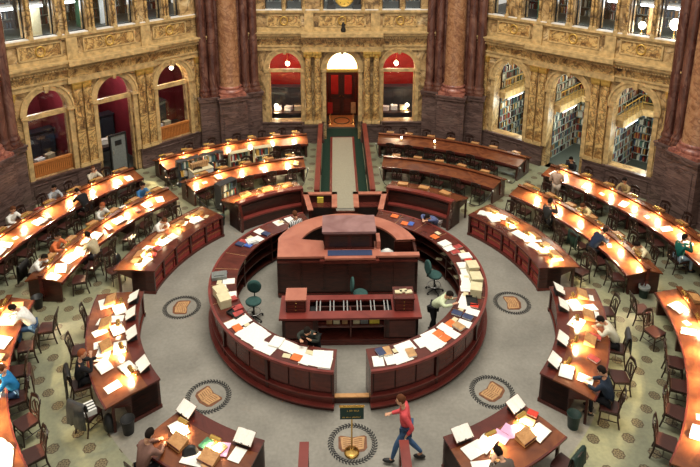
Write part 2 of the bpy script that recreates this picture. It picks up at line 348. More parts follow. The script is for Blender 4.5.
for side, az in SIDES.items():
    T = wallT(az)
    arches = [(-2.8, .8, .95, 3.5, True), (0, .8, 0 if side != 'left' else 0, 3.5, True), (2.8, .8, .95, 3.5, True)]
    mb = MB(); mb.T = T
    wall_zone(mb, -HS, HS, 0, 5.1, arches)
    wall_zone(mb, -HS, HS, 5.1, 8.8, [(c, wd / 2, 6.15, 8.3, False) for c, wd in UP[side]])
    struct('wall_' + side, mb, M['ochre'])
    # plum dado with sunk panels, broken at the middle doorway
    mb = MB(); mb.T = T
    for s0, s1 in ((-5.4, -.95), (.95, 5.4)):
        mb.b2(s0, s1, -.10, 0, 0, .9); mb.b2(s0, s1, -.16, 0, 0, .16); mb.b2(s0, s1, -.15, 0, .88, .95)
        for a in ((-3.7, -1.95), (1.95, 3.7)):
            if s0 < a[0] < s1:
                for z in (.26, .74): mb.b2(a[0], a[1], -.13, -.1, z - .02, z + .02)
                for s in a: mb.b2(s - .02, s + .02, -.13, -.1, .26, .74)
    trim(mb, M['dado'])
    fw = .28 if side == 'back' else .1
    # entablature and cornice
    mb = MB(); mb.T = T
    mb.b2(-HS, HS, -.10, 0, 4.40, 4.62); mb.b2(-HS, HS, -.15, 0, 4.58, 4.64)
    mb.b2(-HS, HS, -.24, 0, 5.02, 5.10); mb.b2(-HS, HS, -.36, 0, 5.10, 5.20); mb.b2(-HS, HS, -.42, 0, 5.20, 5.26)
    mb.b2(-1.95, 1.95, -.10 - fw, 0, 4.40, 4.62); mb.b2(-1.95, 1.95, -.24 - fw, 0, 5.02, 5.10); mb.b2(-1.95, 1.95, -.42 - fw, 0, 5.10, 5.26)
    k = -5.4
    while k < 5.4: mb.b2(k, k + .05, -.30 - (fw if abs(k) < 1.9 else 0), 0, 4.96, 5.02); k += .11
    trim(mb, M['trim'])
    mb = MB(); mb.T = T; mb.b2(-HS, HS, -.07, 0, 4.62, 5.0); mb.b2(-1.9, 1.9, -.07 - fw, 0, 4.62, 5.0); trim(mb, M['panel'])
    # parapet under the gallery windows
    mb = MB(); mb.T = T; mb.b2(-HS, HS, -.05, 0, 5.26, 5.42); mb.b2(-HS, HS, -.06, 0, 5.98, 6.06); mb.b2(-HS, HS, -.14, .5, 6.06, 6.15)
    for s in (-1.6, 1.6): mb.b2(s - .22, s + .22, -.12, 0, 5.26, 6.1)
    trim(mb, M['trim'])
    for c in (-2.8, 0, 2.8):
        wd = 1.6 if c else 2.2
        e = empty('relief_panel', T @ Vector((c, 0, 5.7)), label='veined marble relief panel with a wreath, %s on the %s wall parapet' % (ORDW[int(c / 2.8) + 1], side), cat='relief')
        mb = MB(); mb.T = T; mb.b2(c - wd / 2, c + wd / 2, -.03, 0, 5.48, 5.92); mb.build('panel', M['panel'], e, True)
        mb = MB(); mb.T = T
        for z in (5.46, 5.94): mb.b2(c - wd / 2 - .04, c + wd / 2 + .04, -.07, 0, z - .025, z + .025)
        for s in (c - wd / 2, c + wd / 2): mb.b2(s - .03, s + .03, -.07, 0, 5.44, 5.96)
        mb.build('frame', M['trim'], e, True)
        mb = MB(); mb.T = T @ Matrix.Translation((c, -.05, 5.7)) @ Matrix.Rotation(pi / 2, 4, 'X')
        pr = [(.17 * cos(2 * pi * i / 24), .17 * sin(2 * pi * i / 24), 0) for i in range(25)]; mb.tube(pr, .035, 6, False)
        mb.build('wreath', M['gold'], e, True)
    # arch surrounds
    for i, c in enumerate((-2.8, 0, 2.8)):
        e = empty('arch_surround', T @ Vector((c, 0, 3.5)), label='yellow stone round arch moulding, %s of three on the %s wall' % (ORDW[i], side), cat='arch')
        for nm, r0, r1, y in (('archivolt', .8, .98, -.07), ('outer_moulding', .98, 1.06, -.11)):
            mb = MB(); n = 24; ps = []
            for j in range(n + 1):
                a = pi * j / n
                for r, yy in ((r0, 0), (r1, 0), (r1, y), (r0, y)): ps.append((c - r * cos(a), yy, 3.5 + r * sin(a)))
            mb.T = T; mb.add(ps, [(j * 4 + k, j * 4 + (k + 1) % 4, j * 4 + 4 + (k + 1) % 4, j * 4 + 4 + k) for j in range(n) for k in range(4)])
            mb.build(nm, M['trim'], e, True)
        mb = MB(); mb.T = T; mb.add([(c - .06, -.02, 4.24), (c + .06, -.02, 4.24), (c + .1, -.02, 4.5), (c - .1, -.02, 4.5), (c - .06, -.17, 4.24), (c + .06, -.17, 4.24), (c + .1, -.2, 4.5), (c - .1, -.2, 4.5)],
               [(0, 1, 2, 3), (4, 5, 6, 7), (0, 1, 5, 4), (1, 2, 6, 5), (2, 3, 7, 6), (3, 0, 4, 7)]); mb.build('keystone', M['trim'], e, True)
        for sg in (-1, 1):
            mb = MB(); mb.T = T; z0 = .95; mb.b2(c + sg * .89 - .09, c + sg * .89 + .09, -.06, 0, z0, 3.42); mb.build('jamb', M['trim'], e, True)
            mb = MB(); mb.T = T; mb.b2(c + sg * .90 - .13, c + sg * .90 + .13, -.11, .3, 3.40, 3.52); mb.build('impost', M['trim'], e, True)
    # pilasters on the side walls, round columns on the back wall
    if side != 'back':
        for n_, s in enumerate((-4.15, -1.60, -1.19, 1.19, 1.60, 4.15)):
            e = empty('pilaster', T @ Vector((s, 0, .95)), label='flat veined marble pilaster, %s along the %s wall' % (ORD[n_], side), cat='pilaster', group='marble pilasters of the %s wall' % side)
            mb = MB(); mb.T = T; mb.b2(s - .16, s + .16, -.12, 0, 1.12, 4.14); mb.build('shaft', M['panel'], e, True)
            mb = MB(); mb.T = T; mb.b2(s - .2, s + .2, -.17, 0, .95, 1.04); mb.b2(s - .18, s + .18, -.15, 0, 1.04, 1.12); mb.build('base', M['trim'], e, True)
            mb = MB(); mb.T = T; mb.b2(s - .17, s + .17, -.14, 0, 4.14, 4.2); mb.b2(s - .19, s + .19, -.17, 0, 4.2, 4.34); mb.b2(s - .21, s + .21, -.19, 0, 4.34, 4.4); mb.build('capital', M['gold'], e, True)
    else:
        for n_, s in enumerate((-1.66, -1.22, 1.22, 1.66)):
            e = empty('marble_column', T @ Vector((s, -.25, .95)), label='round veined marble column on a pedestal, %s from the left of the back doorway' % ORD[n_], cat='column', group='columns beside the back doorway')
            mb = MB(); mb.T = T; mb.lathe([(.165, 1.16), (.168, 2.2), (.145, 4.1)], (s, -.22, 0), 18); mb.build('shaft', M['panel'], e, True)
            mb = MB(); mb.T = T; mb.box((s, -.22, 1.0), (.42, .42, .1)); mb.lathe([(.2, 1.05), (.21, 1.08), (.175, 1.12), (.19, 1.16)], (s, -.22, 0), 18); mb.build('base', M['trim'], e, True)
            mb = MB(); mb.T = T; mb.lathe([(.15, 4.1), (.17, 4.13), (.15, 4.16), (.19, 4.3)], (s, -.22, 0), 18); mb.box((s, -.22, 4.35), (.42, .42, .1))
            for sg in (-1, 1):
                mb.lathe([(.05, -.2), (.07, 0), (.05, .2)], (s + sg * .17, -.22, 4.24), 8, .9, .9) if False else mb.box((s + sg * .16, -.22, 4.24), (.1, .36, .12))
            mb.build('capital', M['gold'], e, True)
        for sg in (-1, 1):
            mb = MB(); mb.T = T; mb.b2(sg * 1.44 - .5, sg * 1.44 + .5, -.48, 0, 0, .95); mb.b2(sg * 1.44 - .53, sg * 1.44 + .53, -.52, 0, .86, .95); mb.b2(sg * 1.44 - .53, sg * 1.44 + .53, -.52, 0, 0, .14)
            single('column_pedestal', mb, M['dado'], (0, 0, 0), 'plum marble pedestal under the paired columns %s of the back doorway' % ('left' if sg < 0 else 'right'), 'pedestal')
    # colonnettes between gallery windows
    ed = []
    for j in range(len(UP[side]) - 1):
        a = UP[side][j]; b = UP[side][j + 1]; g0, g1 = a[0] + a[1] / 2, b[0] - b[1] / 2
        for s in ([(g0 + g1) / 2] if g1 - g0 < .3 else [g0 + .1, g1 - .1]): ed.append(s)
    for n_, s in enumerate(ed):
        e = empty('colonnette', T @ Vector((s, -.1, 6.15)), label='slim marble colonnette, %s from the left between the %s gallery windows' % (ORD[min(n_, 11)], side), cat='column', group='colonnettes of the %s gallery' % side)
        mb = MB(); mb.T = T; mb.lathe([(.055, 6.3), (.06, 7), (.05, 8.1)], (s, -.07, 0), 10); mb.build('shaft', M['panel'], e, True)
        mb = MB(); mb.T = T; mb.box((s, -.07, 6.19), (.17, .15, .08)); mb.lathe([(.08, 6.23), (.07, 6.27), (.055, 6.3)], (s, -.07, 0), 10); mb.build('base', M['trim'], e, True)
        mb = MB(); mb.T = T; mb.box((s, -.07, 8.15), (.16, .15, .1)); mb.build('capital', M['gold'], e, True)

# the two side walls just outside the picture, plainer
for nm_, az in (('near_left', -90), ('near_right', 90)):
    T = wallT(az); mb = MB(); mb.T = T; wall_zone(mb, -HS, HS, 0, 8.8, []); struct('wall_' + nm_, mb, M['ochre'])
    mb = MB(); mb.T = T; mb.b2(-4.1, 4.1, -.10, 0, 0, .95); trim(mb, M['dado'])
    mb = MB(); mb.T = T; mb.b2(-HS, HS, -.10, 0, 4.40, 4.64); mb.b2(-HS, HS, -.4, 0, 5.04, 5.26); mb.b2(-HS, HS, -.12, 0, 6.0, 6.15); trim(mb, M['trim'])
# rooms behind the walls: alcoves below, gallery above
books_left = [190]; mass = MB(); tones = []
book_protos = []
def make_book_proto(hh, th, dd):
    mb = MB(); mb.box((0, 0, hh / 2), (th, dd, hh)); me = mb.mesh('book', M['bookmix']); return me
bp = [(make_book_proto(h, t, .18), t) for h, t in ((.24, .05), (.27, .06), (.22, .045), (.29, .07))]
def shelves(T, width, z0, z1, rows, label, where, depth=.28, indiv=False, parent_name='bookcase'):
    e = empty(parent_name, T @ Vector((0, 0, z0)), label=label, cat='bookcase')
    h = (z1 - z0) / rows
    mb = MB(); mb.T = T; mb.b2(-width / 2, width / 2, depth - .02, depth, z0, z1); mb.build('back_panel', M['mahog'], e, True)
    mb = MB(); mb.T = T
    for s in (-width / 2, width / 2): mb.b2(s - .02, s + .02, 0, depth, z0, z1)
    nb = max(1, round(width / 1.0))
    for k in range(1, nb): s = -width / 2 + width * k / nb; mb.b2(s - .015, s + .015, 0, depth, z0, z1)
    mb.build('upright', M['mahog'], e, True)
    for r in range(rows + 1):
        mb = MB(); mb.T = T; mb.b2(-width / 2, width / 2, -.01, depth, z0 + r * h - .015, z0 + r * h + .015); mb.build('shelf', M['shelfgrey'], e, True)
        if r == rows: break
        x = -width / 2 + .05; nb_ = 0; tier = ('lower' if z0 == 0 else 'upper') + (' side' if 'side' in label else ' rear')
        while x < width / 2 - .09:
            me, t = rnd.choice(bp); t = t + .004
            near = min(abs(x - (-width / 2 + width * k / nb)) for k in range(nb + 1)) < .05
            if rnd.random() < .06 or near: x += t; continue
            if indiv and books_left[0] > 0:
                books_left[0] -= 1
                o = bpy.data.objects.new('book', me); COL.objects.link(o)
                o.matrix_basis = T @ Matrix.Translation((x + t / 2, .13, z0 + r * h + .016))
                nb_ += 1; tag(o, '%s book from the left, %s shelf, %s bookcase, %s' % (ORD[nb_ - 1], ORD[r], tier, where), 'book', 'books in the %s bookcase of the %s' % (tier, where))
            else:
                hh = rnd.choice((.22, .25, .28)); mass.T = T; mass.b2(x, x + t - .006, .04, .22, z0 + r * h + .016, z0 + r * h + .016 + min(hh, h - .05)); tones.append(rnd.random())
            x += t
    return e
for side, az in SIDES.items():
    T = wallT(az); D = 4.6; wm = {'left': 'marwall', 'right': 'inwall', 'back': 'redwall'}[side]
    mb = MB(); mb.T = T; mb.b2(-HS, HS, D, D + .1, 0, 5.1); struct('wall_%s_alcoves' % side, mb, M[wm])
    mb = MB(); mb.T = T; mb.b2(-HS, HS, TH, D, 4.9, 5.1); struct('ceiling_%s' % side, mb, M['inwall'])
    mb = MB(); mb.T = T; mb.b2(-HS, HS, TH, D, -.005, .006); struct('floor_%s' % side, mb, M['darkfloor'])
    for s in (-HS, -1.4, 1.4, HS - .12):
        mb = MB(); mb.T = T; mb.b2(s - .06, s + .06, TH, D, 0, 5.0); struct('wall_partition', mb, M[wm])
    # gallery
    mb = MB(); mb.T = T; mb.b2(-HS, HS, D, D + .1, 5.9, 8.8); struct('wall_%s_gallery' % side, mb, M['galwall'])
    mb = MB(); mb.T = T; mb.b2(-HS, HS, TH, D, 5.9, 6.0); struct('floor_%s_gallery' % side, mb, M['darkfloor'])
    mb = MB(); mb.T = T; mb.b2(-HS, HS, TH, D, 8.7, 8.8); struct('ceiling_%s_gallery' % side, mb, M['inwall'])
    for j, s in enumerate((-3.6, -1.2, 1.2, 3.6)):
        shelves(T @ Matrix.Translation((s, 3.4, 0)), 2.2, 6.0, 8.2, 6, 'dark bookcase full of books in the %s gallery, %s from the left' % (side, ORD[j]), side)
    for j, s in enumerate({'left': [-3.65, -2.55, -1.27], 'right': [1.31, 2.64, 3.66], 'back': [-3.3, 3.4]}[side]):
        e = empty('fluorescent_lamp', T @ Vector((s, .95, 7.1)), label='white hanging fluorescent lamp in the %s gallery, %s from the left' % (side, ORD[j]), cat='lamp', group='fluorescent lamps of the %s gallery' % side)
        mb = MB(); mb.T = T; mb.b2(s - .34, s + .34, .75, 1.15, 7.14, 7.24); mb.build('housing', M['whiteplastic'], e, True)
        mb = MB(); mb.T = T; mb.b2(s - .33, s + .33, .73, 1.13, 7.08, 7.14); mb.build('tube', M['tubeglow'], e, True)
        mb = MB(); mb.T = T
        for q in (-.3, .3): mb.tube([(s + q, .95, 7.24), (s + q, .95, 8.7)], .01, 5)
        mb.build('rod', M['steel'], e, True)
    mb = MB(); mb.T = T; mb.b2(-4.4, 4.4, -.10, .18, 6.15, 6.18); trim(mb, M['lamplitmarble'])
    for s in (-3, -1, 1, 3):
        point('gallery_light', T @ Vector((s, 1.0, 6.95)), 17, (.95, 1, 1), .25)
    # windows: frames and panes in the gallery openings
    for c, wd in UP[side]:
        win_n[0] += 1; mb = MB(); mb.T = T
        for sg in (-1, 1): mb.b2(c + sg * (wd / 2 - .02) - .02, c + sg * (wd / 2 - .02) + .02, .2, .26, 6.15, 8.3)
        mb.b2(c - wd / 2, c + wd / 2, .2, .26, 6.15, 6.2)
        o = struct('window_%d' % win_n[0], mb, M['black']); 
        g = MB(); g.T = T; g.b2(c - wd / 2 + .03, c + wd / 2 - .03, .225, .235, 6.2, 8.3); g.build('pane', M['glass'], o)
# things seen through the gallery windows
def gthing(name, side, s, d, z, size, mat, label, cat):
    T = wallT(SIDES[side]); mb = MB(); mb.T = Matrix.Rotation(-R(SIDES[side]), 4, 'Z'); mb.box((0, 0, size[2] / 2), size)
    mb.box((0, -size[1] / 2 - .01, size[2] * .5), (size[0] * .8, .02, size[2] * .8))
    return single(name, mb, M[mat], T @ Vector((s, d, z)), label, cat)
gthing('cabinet', 'left', -2.5, 1.5, 6.0, (.7, .4, 1.1), 'cream', 'pale cabinet behind the second gallery window of the left wall', 'cabinet')
gthing('cabinet', 'left', -.1, 1.9, 6.0, (.6, .4, 1.0), 'greenbook', 'green cabinet behind the fourth gallery window of the left wall', 'cabinet')
gthing('display_board', 'left', .95, 1.9, 6.0, (.75, .1, 1.2), 'whiteplastic', 'white board behind the fifth gallery window of the left wall', 'board')
gthing('display_board', 'right', -.95, 1.9, 6.0, (.6, .1, 1.15), 'whiteplastic', 'white board behind the third gallery window of the right wall', 'board')
gthing('cabinet', 'right', -2.3, 1.9, 6.0, (.6, .4, .8), 'greenbook', 'green cabinet behind the second gallery window of the right wall', 'cabinet')
gthing('display_board', 'right', 2.75, 1.3, 6.0, (.5, .1, 1.0), 'tan', 'lit tan board behind the sixth gallery window of the right wall', 'board')
def globe_lamp(name, loc, r, label, power=22, hang=None, stand=None):
    e = empty(name, loc, label=label, cat='lamp')
    mb = MB(); mb.lathe([(r * sin(pi * k / 10) + .001, r - r * cos(pi * k / 10)) for k in range(11)], (0, 0, -r), 14); mb.build('globe', M['globe'], e)
    if hang: mb = MB(); mb.tube([(0, 0, r), (0, 0, hang)], .012, 6); mb.lathe([(.05, 0), (.03, .05)], (0, 0, r - .01), 10); mb.build('cord', M['brass'], e)
    if stand: mb = MB(); mb.lathe([(.09, -stand), (.09, -stand + .02), (.02, -stand + .04), (.02, -r)], (0, 0, 0), 12); mb.build('stand', M['brass'], e)
    point(name + '_light', Vector(loc) + Vector((0, 0, -r - .08)), power, (1, .72, .4), .1); return e
for side, s, ww, d in (('back', -2.75, 'left', 1.0), ('back', 2.75, 'right', 1.0)):
    globe_lamp('pendant_lamp', wallT(0) @ Vector((s, d, 3.55)), .11, 'round glowing pendant lamp hanging in the %s red alcove' % ww, 70, hang=1.3)
    point('alcove_light', wallT(0) @ Vector((s, 2.4, 3.9)), 90, (1, .75, .55), .3)
for side, s in (('left', -2.8), ('left', 0), ('left', 2.8)):
    point('alcove_light', wallT(-45) @ Vector((s, 1.8, 3.9)), 75, (1, .9, .85), .3)
for s in (-2.8, 0, 2.8):
    point('alcove_light', wallT(45) @ Vector((s, 1.4, 4.4)), 80, (1, .93, .75), .3)
    point('alcove_light', wallT(45) @ Vector((s + .3, 1.3, 1.9)), 75, (.9, 1, .92), .2)
globe_lamp('wall_lamp', wallT(-45) @ Vector((2.95, .3, 4.05)), .09, 'small white globe lamp high in the third left arch', 14, hang=.5)

globe_lamp('shaded_lamp', wallT(45) @ Vector((3.62, 1.0, 6.55)), .2, 'glowing white table lamp in the last gallery window of the right wall', 25, stand=.5)
globe_lamp('shaded_lamp', wallT(-45) @ Vector((-3.9, .8, 6.5)), .16, 'glowing pale table lamp in the first gallery window of the left wall', 20, stand=.45)
globe_lamp('shaded_lamp', wallT(45) @ Vector((2.45, .8, 6.4)), .14, 'glowing small lamp beside the tan board in the right gallery', 16, stand=.35)
# right alcoves: two tiers of bookcases with an inner balcony
for i, c in enumerate((-2.8, 0, 2.8)):
    T = wallT(45) @ Matrix.Translation((c, 0, 0)); wh = ORDW[i] + ' right arch'
    shelves(T @ Matrix.Translation((0, 3.6, 0)), 2.6, 0, 2.4, 7, 'tall lower bookcase at the back of the %s' % wh, wh, indiv=(i != 0))
    shelves(T @ Matrix.Translation((0, 3.6, 0)), 2.6, 2.75, 4.85, 6, 'upper bookcase above the balcony in the %s' % wh, wh, indiv=(i != 0))
    TL = T @ Matrix.Translation((-1.0, 2.2, 0)) @ Matrix.Rotation(pi / 2, 4, 'Z')
    shelves(TL, 2.4, 0, 2.4, 7, 'lower side bookcase along the inner wall of the %s' % wh, wh, indiv=True)
    shelves(TL, 2.4, 2.75, 4.85, 6, 'upper side bookcase along the inner wall of the %s' % wh, wh, indiv=True)
    e = empty('balcony', T @ Vector((0, 2.7, 2.5)), label='ochre inner balcony with rail in the %s' % wh, cat='balcony')
    mb = MB(); mb.T = T; mb.b2(-1.3, 1.3, 2.8, 3.6, 2.42, 2.7); mb.b2(-1.0, -.55, .6, 2.8, 2.42, 2.7); mb.build('slab', M['trim'], e, True)
    mb = MB(); mb.T = T; mb.tube([(-.57, .6, 3.3), (-.57, 2.82, 3.3), (1.3, 2.82, 3.3)], .025, 6); mb.tube([(-.57, .6, 3.0), (-.57, 2.82, 3.0), (1.3, 2.82, 3.0)], .015, 6)
    for q in range(6): mb.tube([(-.57, .62 + q * .42, 2.7), (-.57, .62 + q * .42, 3.3)], .012, 5)
    for q in range(5): mb.tube([(-.5 + q * .42, 2.82, 2.7), (-.5 + q * .42, 2.82, 3.3)], .012, 5)
    mb.build('railing', M['gold'], e, True)
    e = empty('fluorescent_lamp', T @ Vector((-.5, 1.6, 2.36)), label='white strip lamp under the balcony of the %s' % wh, cat='lamp')
    mb = MB(); mb.T = T; mb.b2(-.59, -.53, .85, 2.35, 2.36, 2.42); mb.build('housing', M['whiteplastic'], e, True)
    mb = MB(); mb.T = T; mb.b2(-.575, -.545, .9, 2.3, 2.34, 2.36); mb.build('tube', M['tubeglow'], e, True)
if mass.f:
    me = mass.mesh('massed', M['massbooks']); at = me.attributes.new('tone', 'FLOAT', 'FACE')
    at.data.foreach_set('value', [tones[i // 6] for i in range(len(me.polygons))])
    o = bpy.data.objects.new('books', me); COL.objects.link(o); tag(o, 'countless cloth-bound books filling the distant shelves of alcoves and galleries', 'books', kind='stuff')

# left alcoves and back alcoves: orange panelling at the sill, glazing bars, desks inside
def arch_window(side, c, grille, mid=True):
    T = wallT(SIDES[side]); win_n[0] += 1; mb = MB(); mb.T = T
    z0 = 1.55 if grille else (.95 if c else 0)
    if side == 'left':
        mb.b2(c - .8, c + .8, .12, .26, 3.28, 3.46)
        for sg in (-1, 1): mb.b2(c + sg * .78 - .03, c + sg * .78 + .03, .15, .25, z0, 3.3)
    else:
        mb.b2(c - .8, c + .8, .10, .26, 3.36, 3.5)
        for sg in (-1, 1): mb.b2(c + sg * .77 - .03, c + sg * .77 + .03, .15, .25, z0, 3.4)
    o = struct('window_%d' % win_n[0], mb, M['trim'])
    g = MB(); g.T = T; n = 16
    if mid: g.b2(c - .76, c + .76, .19, .2, z0, 3.3); g.build('pane', M['glass'], o)
    g = MB(); g.T = T; g.add([(c - .78 * cos(pi * k / n), .195, 3.47 + .78 * sin(pi * k / n)) for k in range(n + 1)], [tuple(range(n + 1))]); g.build('lunette_pane', M['glass'], o)
for i, c in enumerate((-2.8, 0, 2.8)):
    arch_window('left', c, c != 0, c != 0)
    if c:
        T = wallT(-45)
        e = empty('grille_panel', T @ Vector((c, .2, .95)), label='orange slatted wood panel filling the foot of the %s left arch' % ORDW[i], cat='panel')
        mb = MB(); mb.T = T
        mb.b2(c - .8, c + .8, .18, .24, .95, 1.5)
        mb.build('board', M['panelwood'], e, True)
        mb = MB(); mb.T = T
        for q in range(20): mb.b2(c - .78 + q * .08, c - .74 + q * .08, .14, .18, 1.0, 1.48)
        mb.b2(c - .8, c + .8, .12, .26, 1.48, 1.56); mb.build('slats', M['panelwood'], e, True)
for c in (-2.8, 2.8): arch_window('back', c, False)
def low_cabinet(side, s, lb):
    T = wallT(SIDES[side]) @ Matrix.Translation((s, 3.0, 0)); e = empty('storage_cabinet', T @ Vector((0, 0, 0)), label=lb, cat='cabinet')
    mb = MB(); mb.T = T; mb.b2(-1.25, 1.25, 0, .5, 0, 1.75); mb.build('body', M['slate'], e, True)
    for k in range(4): mb = MB(); mb.T = T; mb.b2(-1.22 + k * .62, -.66 + k * .62, -.03, 0, .1, 1.65); mb.build('cabinet_door', M['slate2'], e, True)
    mb = MB(); mb.T = T; mb.b2(-1.28, 1.28, -.05, .52, 1.75, 1.8); mb.build('cabinet_top', M['slate'], e, True)
def table_in(side, s, d, label, wdt=1.6, n=0):
    T = wallT(SIDES[side]) @ Matrix.Translation((s, d, 0)); e = empty('work_table', T @ Vector((0, 0, 0)), label=label, cat='table')
    mb = MB(); mb.T = T; mb.b2(-wdt / 2, wdt / 2, -.4, .4, .96, 1.0); mb.build('table_top', M['darkwood'], e, True)
    for a in (-1, 1):
        for b in (-1, 1): mb = MB(); mb.T = T; mb.box((a * (wdt / 2 - .06), b * .34, .48), (.06, .06, .96)); mb.build('leg', M['darkwood'], e, True)
    return T
for side in ('left', 'back'):
    for j, s in enumerate((-2.8, 0, 2.8)):
        if side == 'back' and s == 0: continue
        wh = '%s arch of the %s wall' % (ORDW[j], side)
        low_cabinet(side, s, 'dark slate storage cabinet seen through the %s' % wh)
        T = table_in(side, s, 1.5, 'dark work table seen through the %s' % wh)
        for k in range(3):
            mb = MB(); mb.box((0, 0, .1), (.34, .26, .2)); mb.box((0, 0, .21), (.36, .28, .02))
            q = T @ Vector((-.5 + k * .48 + rnd.uniform(-.05, .05), rnd.uniform(-.15, .2), 1.0))
            nm = ['paper_tray', 'card_box', 'file_box'][k]
            single(nm, mb, M[['whiteplastic', 'white', 'cream'][k]], q, '%s on the table behind the %s' % (['pale paper tray', 'white lidded card box', 'cream file box'][k], wh), 'box', rz=rnd.uniform(-.5, .5) - R(SIDES[side]))
        if side == 'back':
            globe_lamp('table_lamp', T @ Vector((.62 if s > 0 else -.62, -.1, 1.3)), .1, 'glowing table lamp in the %s' % wh, 16, stand=.3)
# kiosk in the middle left arch
T = wallT(-45); e = empty('grey_door', T @ Vector((.15, .35, 0)), label='grey door with a small dark window in the middle left arch', cat='door')
mb = MB(); mb.T = T; mb.b2(-.24, .42, .3, .36, 0, 1.72); mb.build('leaf', M['grey'], e, True)
mb = MB(); mb.T = T; mb.b2(-.30, -.24, .27, .39, 0, 1.76); mb.b2(.42, .48, .27, .39, 0, 1.76); mb.b2(-.30, .48, .27, .39, 1.72, 1.79); mb.build('frame', M['black'], e, True)
mb = MB(); mb.T = T; mb.b2(-.06, .24, .28, .3, 1.28, 1.5); mb.build('window', M['black'], e, True)
mb = MB(); mb.T = T; mb.b2(-.2, -.15, .25, .3, .95, 1.1); mb.build('handle', M['steel'], e, True)

# back doorway: vestibule, lunette, double door
T = wallT(0)
mb = MB(); mb.T = T; mb.b2(-.95, .95, 3.6, 3.7, 0, 3.4); struct('wall_vestibule', mb, M['mahog'])
for sg in (-1, 1):
    mb = MB(); mb.T = T; mb.b2(sg * .95 - .05, sg * .95 + .05, TH, 3.6, 0, 4.4); struct('wall_vestibule_side', mb, M['redwall'])
mb = MB(); mb.T = T; mb.b2(-.95, .95, TH, 3.7, 4.4, 4.5); struct('ceiling_vestibule', mb, M['inwall'])
mb = MB(); mb.T = T; mb.b2(-.7, .7, 1.7, 3.5, .006, .02); single('mosaic_mat', mb, M['mosaic'], (0, 0, 0), 'orange mosaic floor panel with oval wreath before the double door', 'mosaic')
mb = MB(); pts = [(.42 * cos(2 * pi * k / 28), 13.42 + 2.6 + .5 * sin(2 * pi * k / 28), .028) for k in range(29)]; mb.tube(pts, .03, 5, False)
tag(mb.build('mosaic_wreath', M['greenplastic']), 'dark oval wreath on the orange mosaic before the double door', 'mosaic')
mb = MB(); mb.T = T; mb.b2(-.8, .8, .05, .3, 3.36, 3.5); mb.b2(-.8, .8, .02, .3, 3.42, 3.46); trim(mb, M['gold'])
e = empty('lunette_window', T @ Vector((0, .2, 3.5)), label='brightly lit half-round window over the back doorway', cat='window')
n = 20; mb = MB(); mb.T = T; ps = [(-.74 * cos(pi * k / n), .2, 3.5 + .74 * sin(pi * k / n)) for k in range(n + 1)]
mb.add(ps + [(a, .22, c) for a, b, c in ps], [tuple(range(n + 1)), tuple(range(n + 1, 2 * n + 2))[::-1]]); mb.build('pane', M['lunette'], e, True)
mb = MB(); mb.T = T
mb.tube([(-.78 * cos(pi * k / n), .19, 3.5 + .78 * sin(pi * k / n)) for k in range(n + 1)], .035, 6)
for k in range(1, 6): a = pi * k / 6; mb.tube([(-.16 * cos(a), .19, 3.5 + .16 * sin(a)), (-.74 * cos(a), .19, 3.5 + .74 * sin(a))], .008, 5)
mb.build('frame', M['gold'], e, True)
e = empty('double_door', T @ Vector((0, 3.5, 0)), label='dark red double door with tall red glass panes at the back', cat='door')
for sg in (-1, 1):
    mb = MB(); mb.T = T
    a0, a1 = (.03, .72) if sg > 0 else (-.72, -.03)
    mb.b2(a0, a1, 3.5, 3.56, 0, 2.5); o = mb.build('door_leaf', M['mahog'], e, True)
    c = (a0 + a1) / 2
    mb = MB(); mb.T = T; mb.b2(c - .2, c + .2, 3.47, 3.5, 1.25, 2.3); g = mb.build('red_pane', M['redwall'], e, True)
    mb = MB(); mb.T = T; mb.b2(c - .25, c + .25, 3.46, 3.5, .2, 1.0); mb.build('lower_panel', M['mahogtop'], e, True)
    mb = MB(); mb.T = T; mb.lathe([(.03, 0), (.035, .03), (.02, .05)], (sg * .09, 3.44, 1.12), 10); mb.build('knob', M['brass'], e, True)
mb = MB(); mb.T = T; mb.b2(-.84, -.72, 3.44, 3.56, 0, 2.62); mb.b2(.72, .84, 3.44, 3.56, 0, 2.62); mb.b2(-.84, .84, 3.42, 3.56, 2.5, 2.7); mb.build('door_frame', M['mahogtop'], e, True)
point('vestibule_light', T @ Vector((0, 1.6, 4.0)), 70, (1, .7, .45), .25)
for sg, lb in ((-1, 'left'), (1, 'right')):
    e = empty('notice_stand', T @ Vector((sg * .62, 2.2, 0)), label='small %s beside the back door, %s side' % ('red notice stand' if sg < 0 else 'pale notice stand', lb), cat='stand')
    mb = MB(); mb.T = T; mb.lathe([(.14, 0), (.14, .02), (.02, .04), (.02, .9)], (sg * .62, 2.2, 0), 12); mb.build('post', M['brass'], e, True)
    mb = MB(); mb.T = T; mb.b2(sg * .62 - .13, sg * .62 + .13, 2.17, 2.2, .6, 1.2); mb.build('board', M['redwall' if sg < 0 else 'tan'], e, True)
# clock over the back doorway
e = empty('wall_clock', T @ Vector((0.1, .1, 6.75)), label='round golden clock with dark hands above the back doorway', cat='clock')
CT = T @ Matrix.Translation((.1, .2, 6.75)) @ Matrix.Rotation(pi / 2, 4, 'X')
mb = MB(); mb.T = CT; mb.lathe([(.46, 0), (.46, .05), (.4, .06)], n=36); mb.build('face', M['clockface'], e, True)
mb = MB(); mb.T = CT; mb.tube([(.46 * cos(2 * pi * k / 36), .46 * sin(2 * pi * k / 36), .05) for k in range(37)], .04, 8, False); mb.build('rim', M['gold'], e, True)
for k in range(12):
    mb = MB(); mb.T = CT @ Matrix.Rotation(2 * pi * k / 12, 4, 'Z'); mb.box((0, .37, .07), (.025, .07, .01)); mb.build('hour_mark', M['black'], e, True)
for a, l, wd in ((-130, .3, .04), (-75, .22, .05)):
    mb = MB(); mb.T = CT @ Matrix.Rotation(R(a), 4, 'Z'); mb.box((0, l / 2, .08), (wd, l, .012)); mb.build('clock_hand', M['black'], e, True)
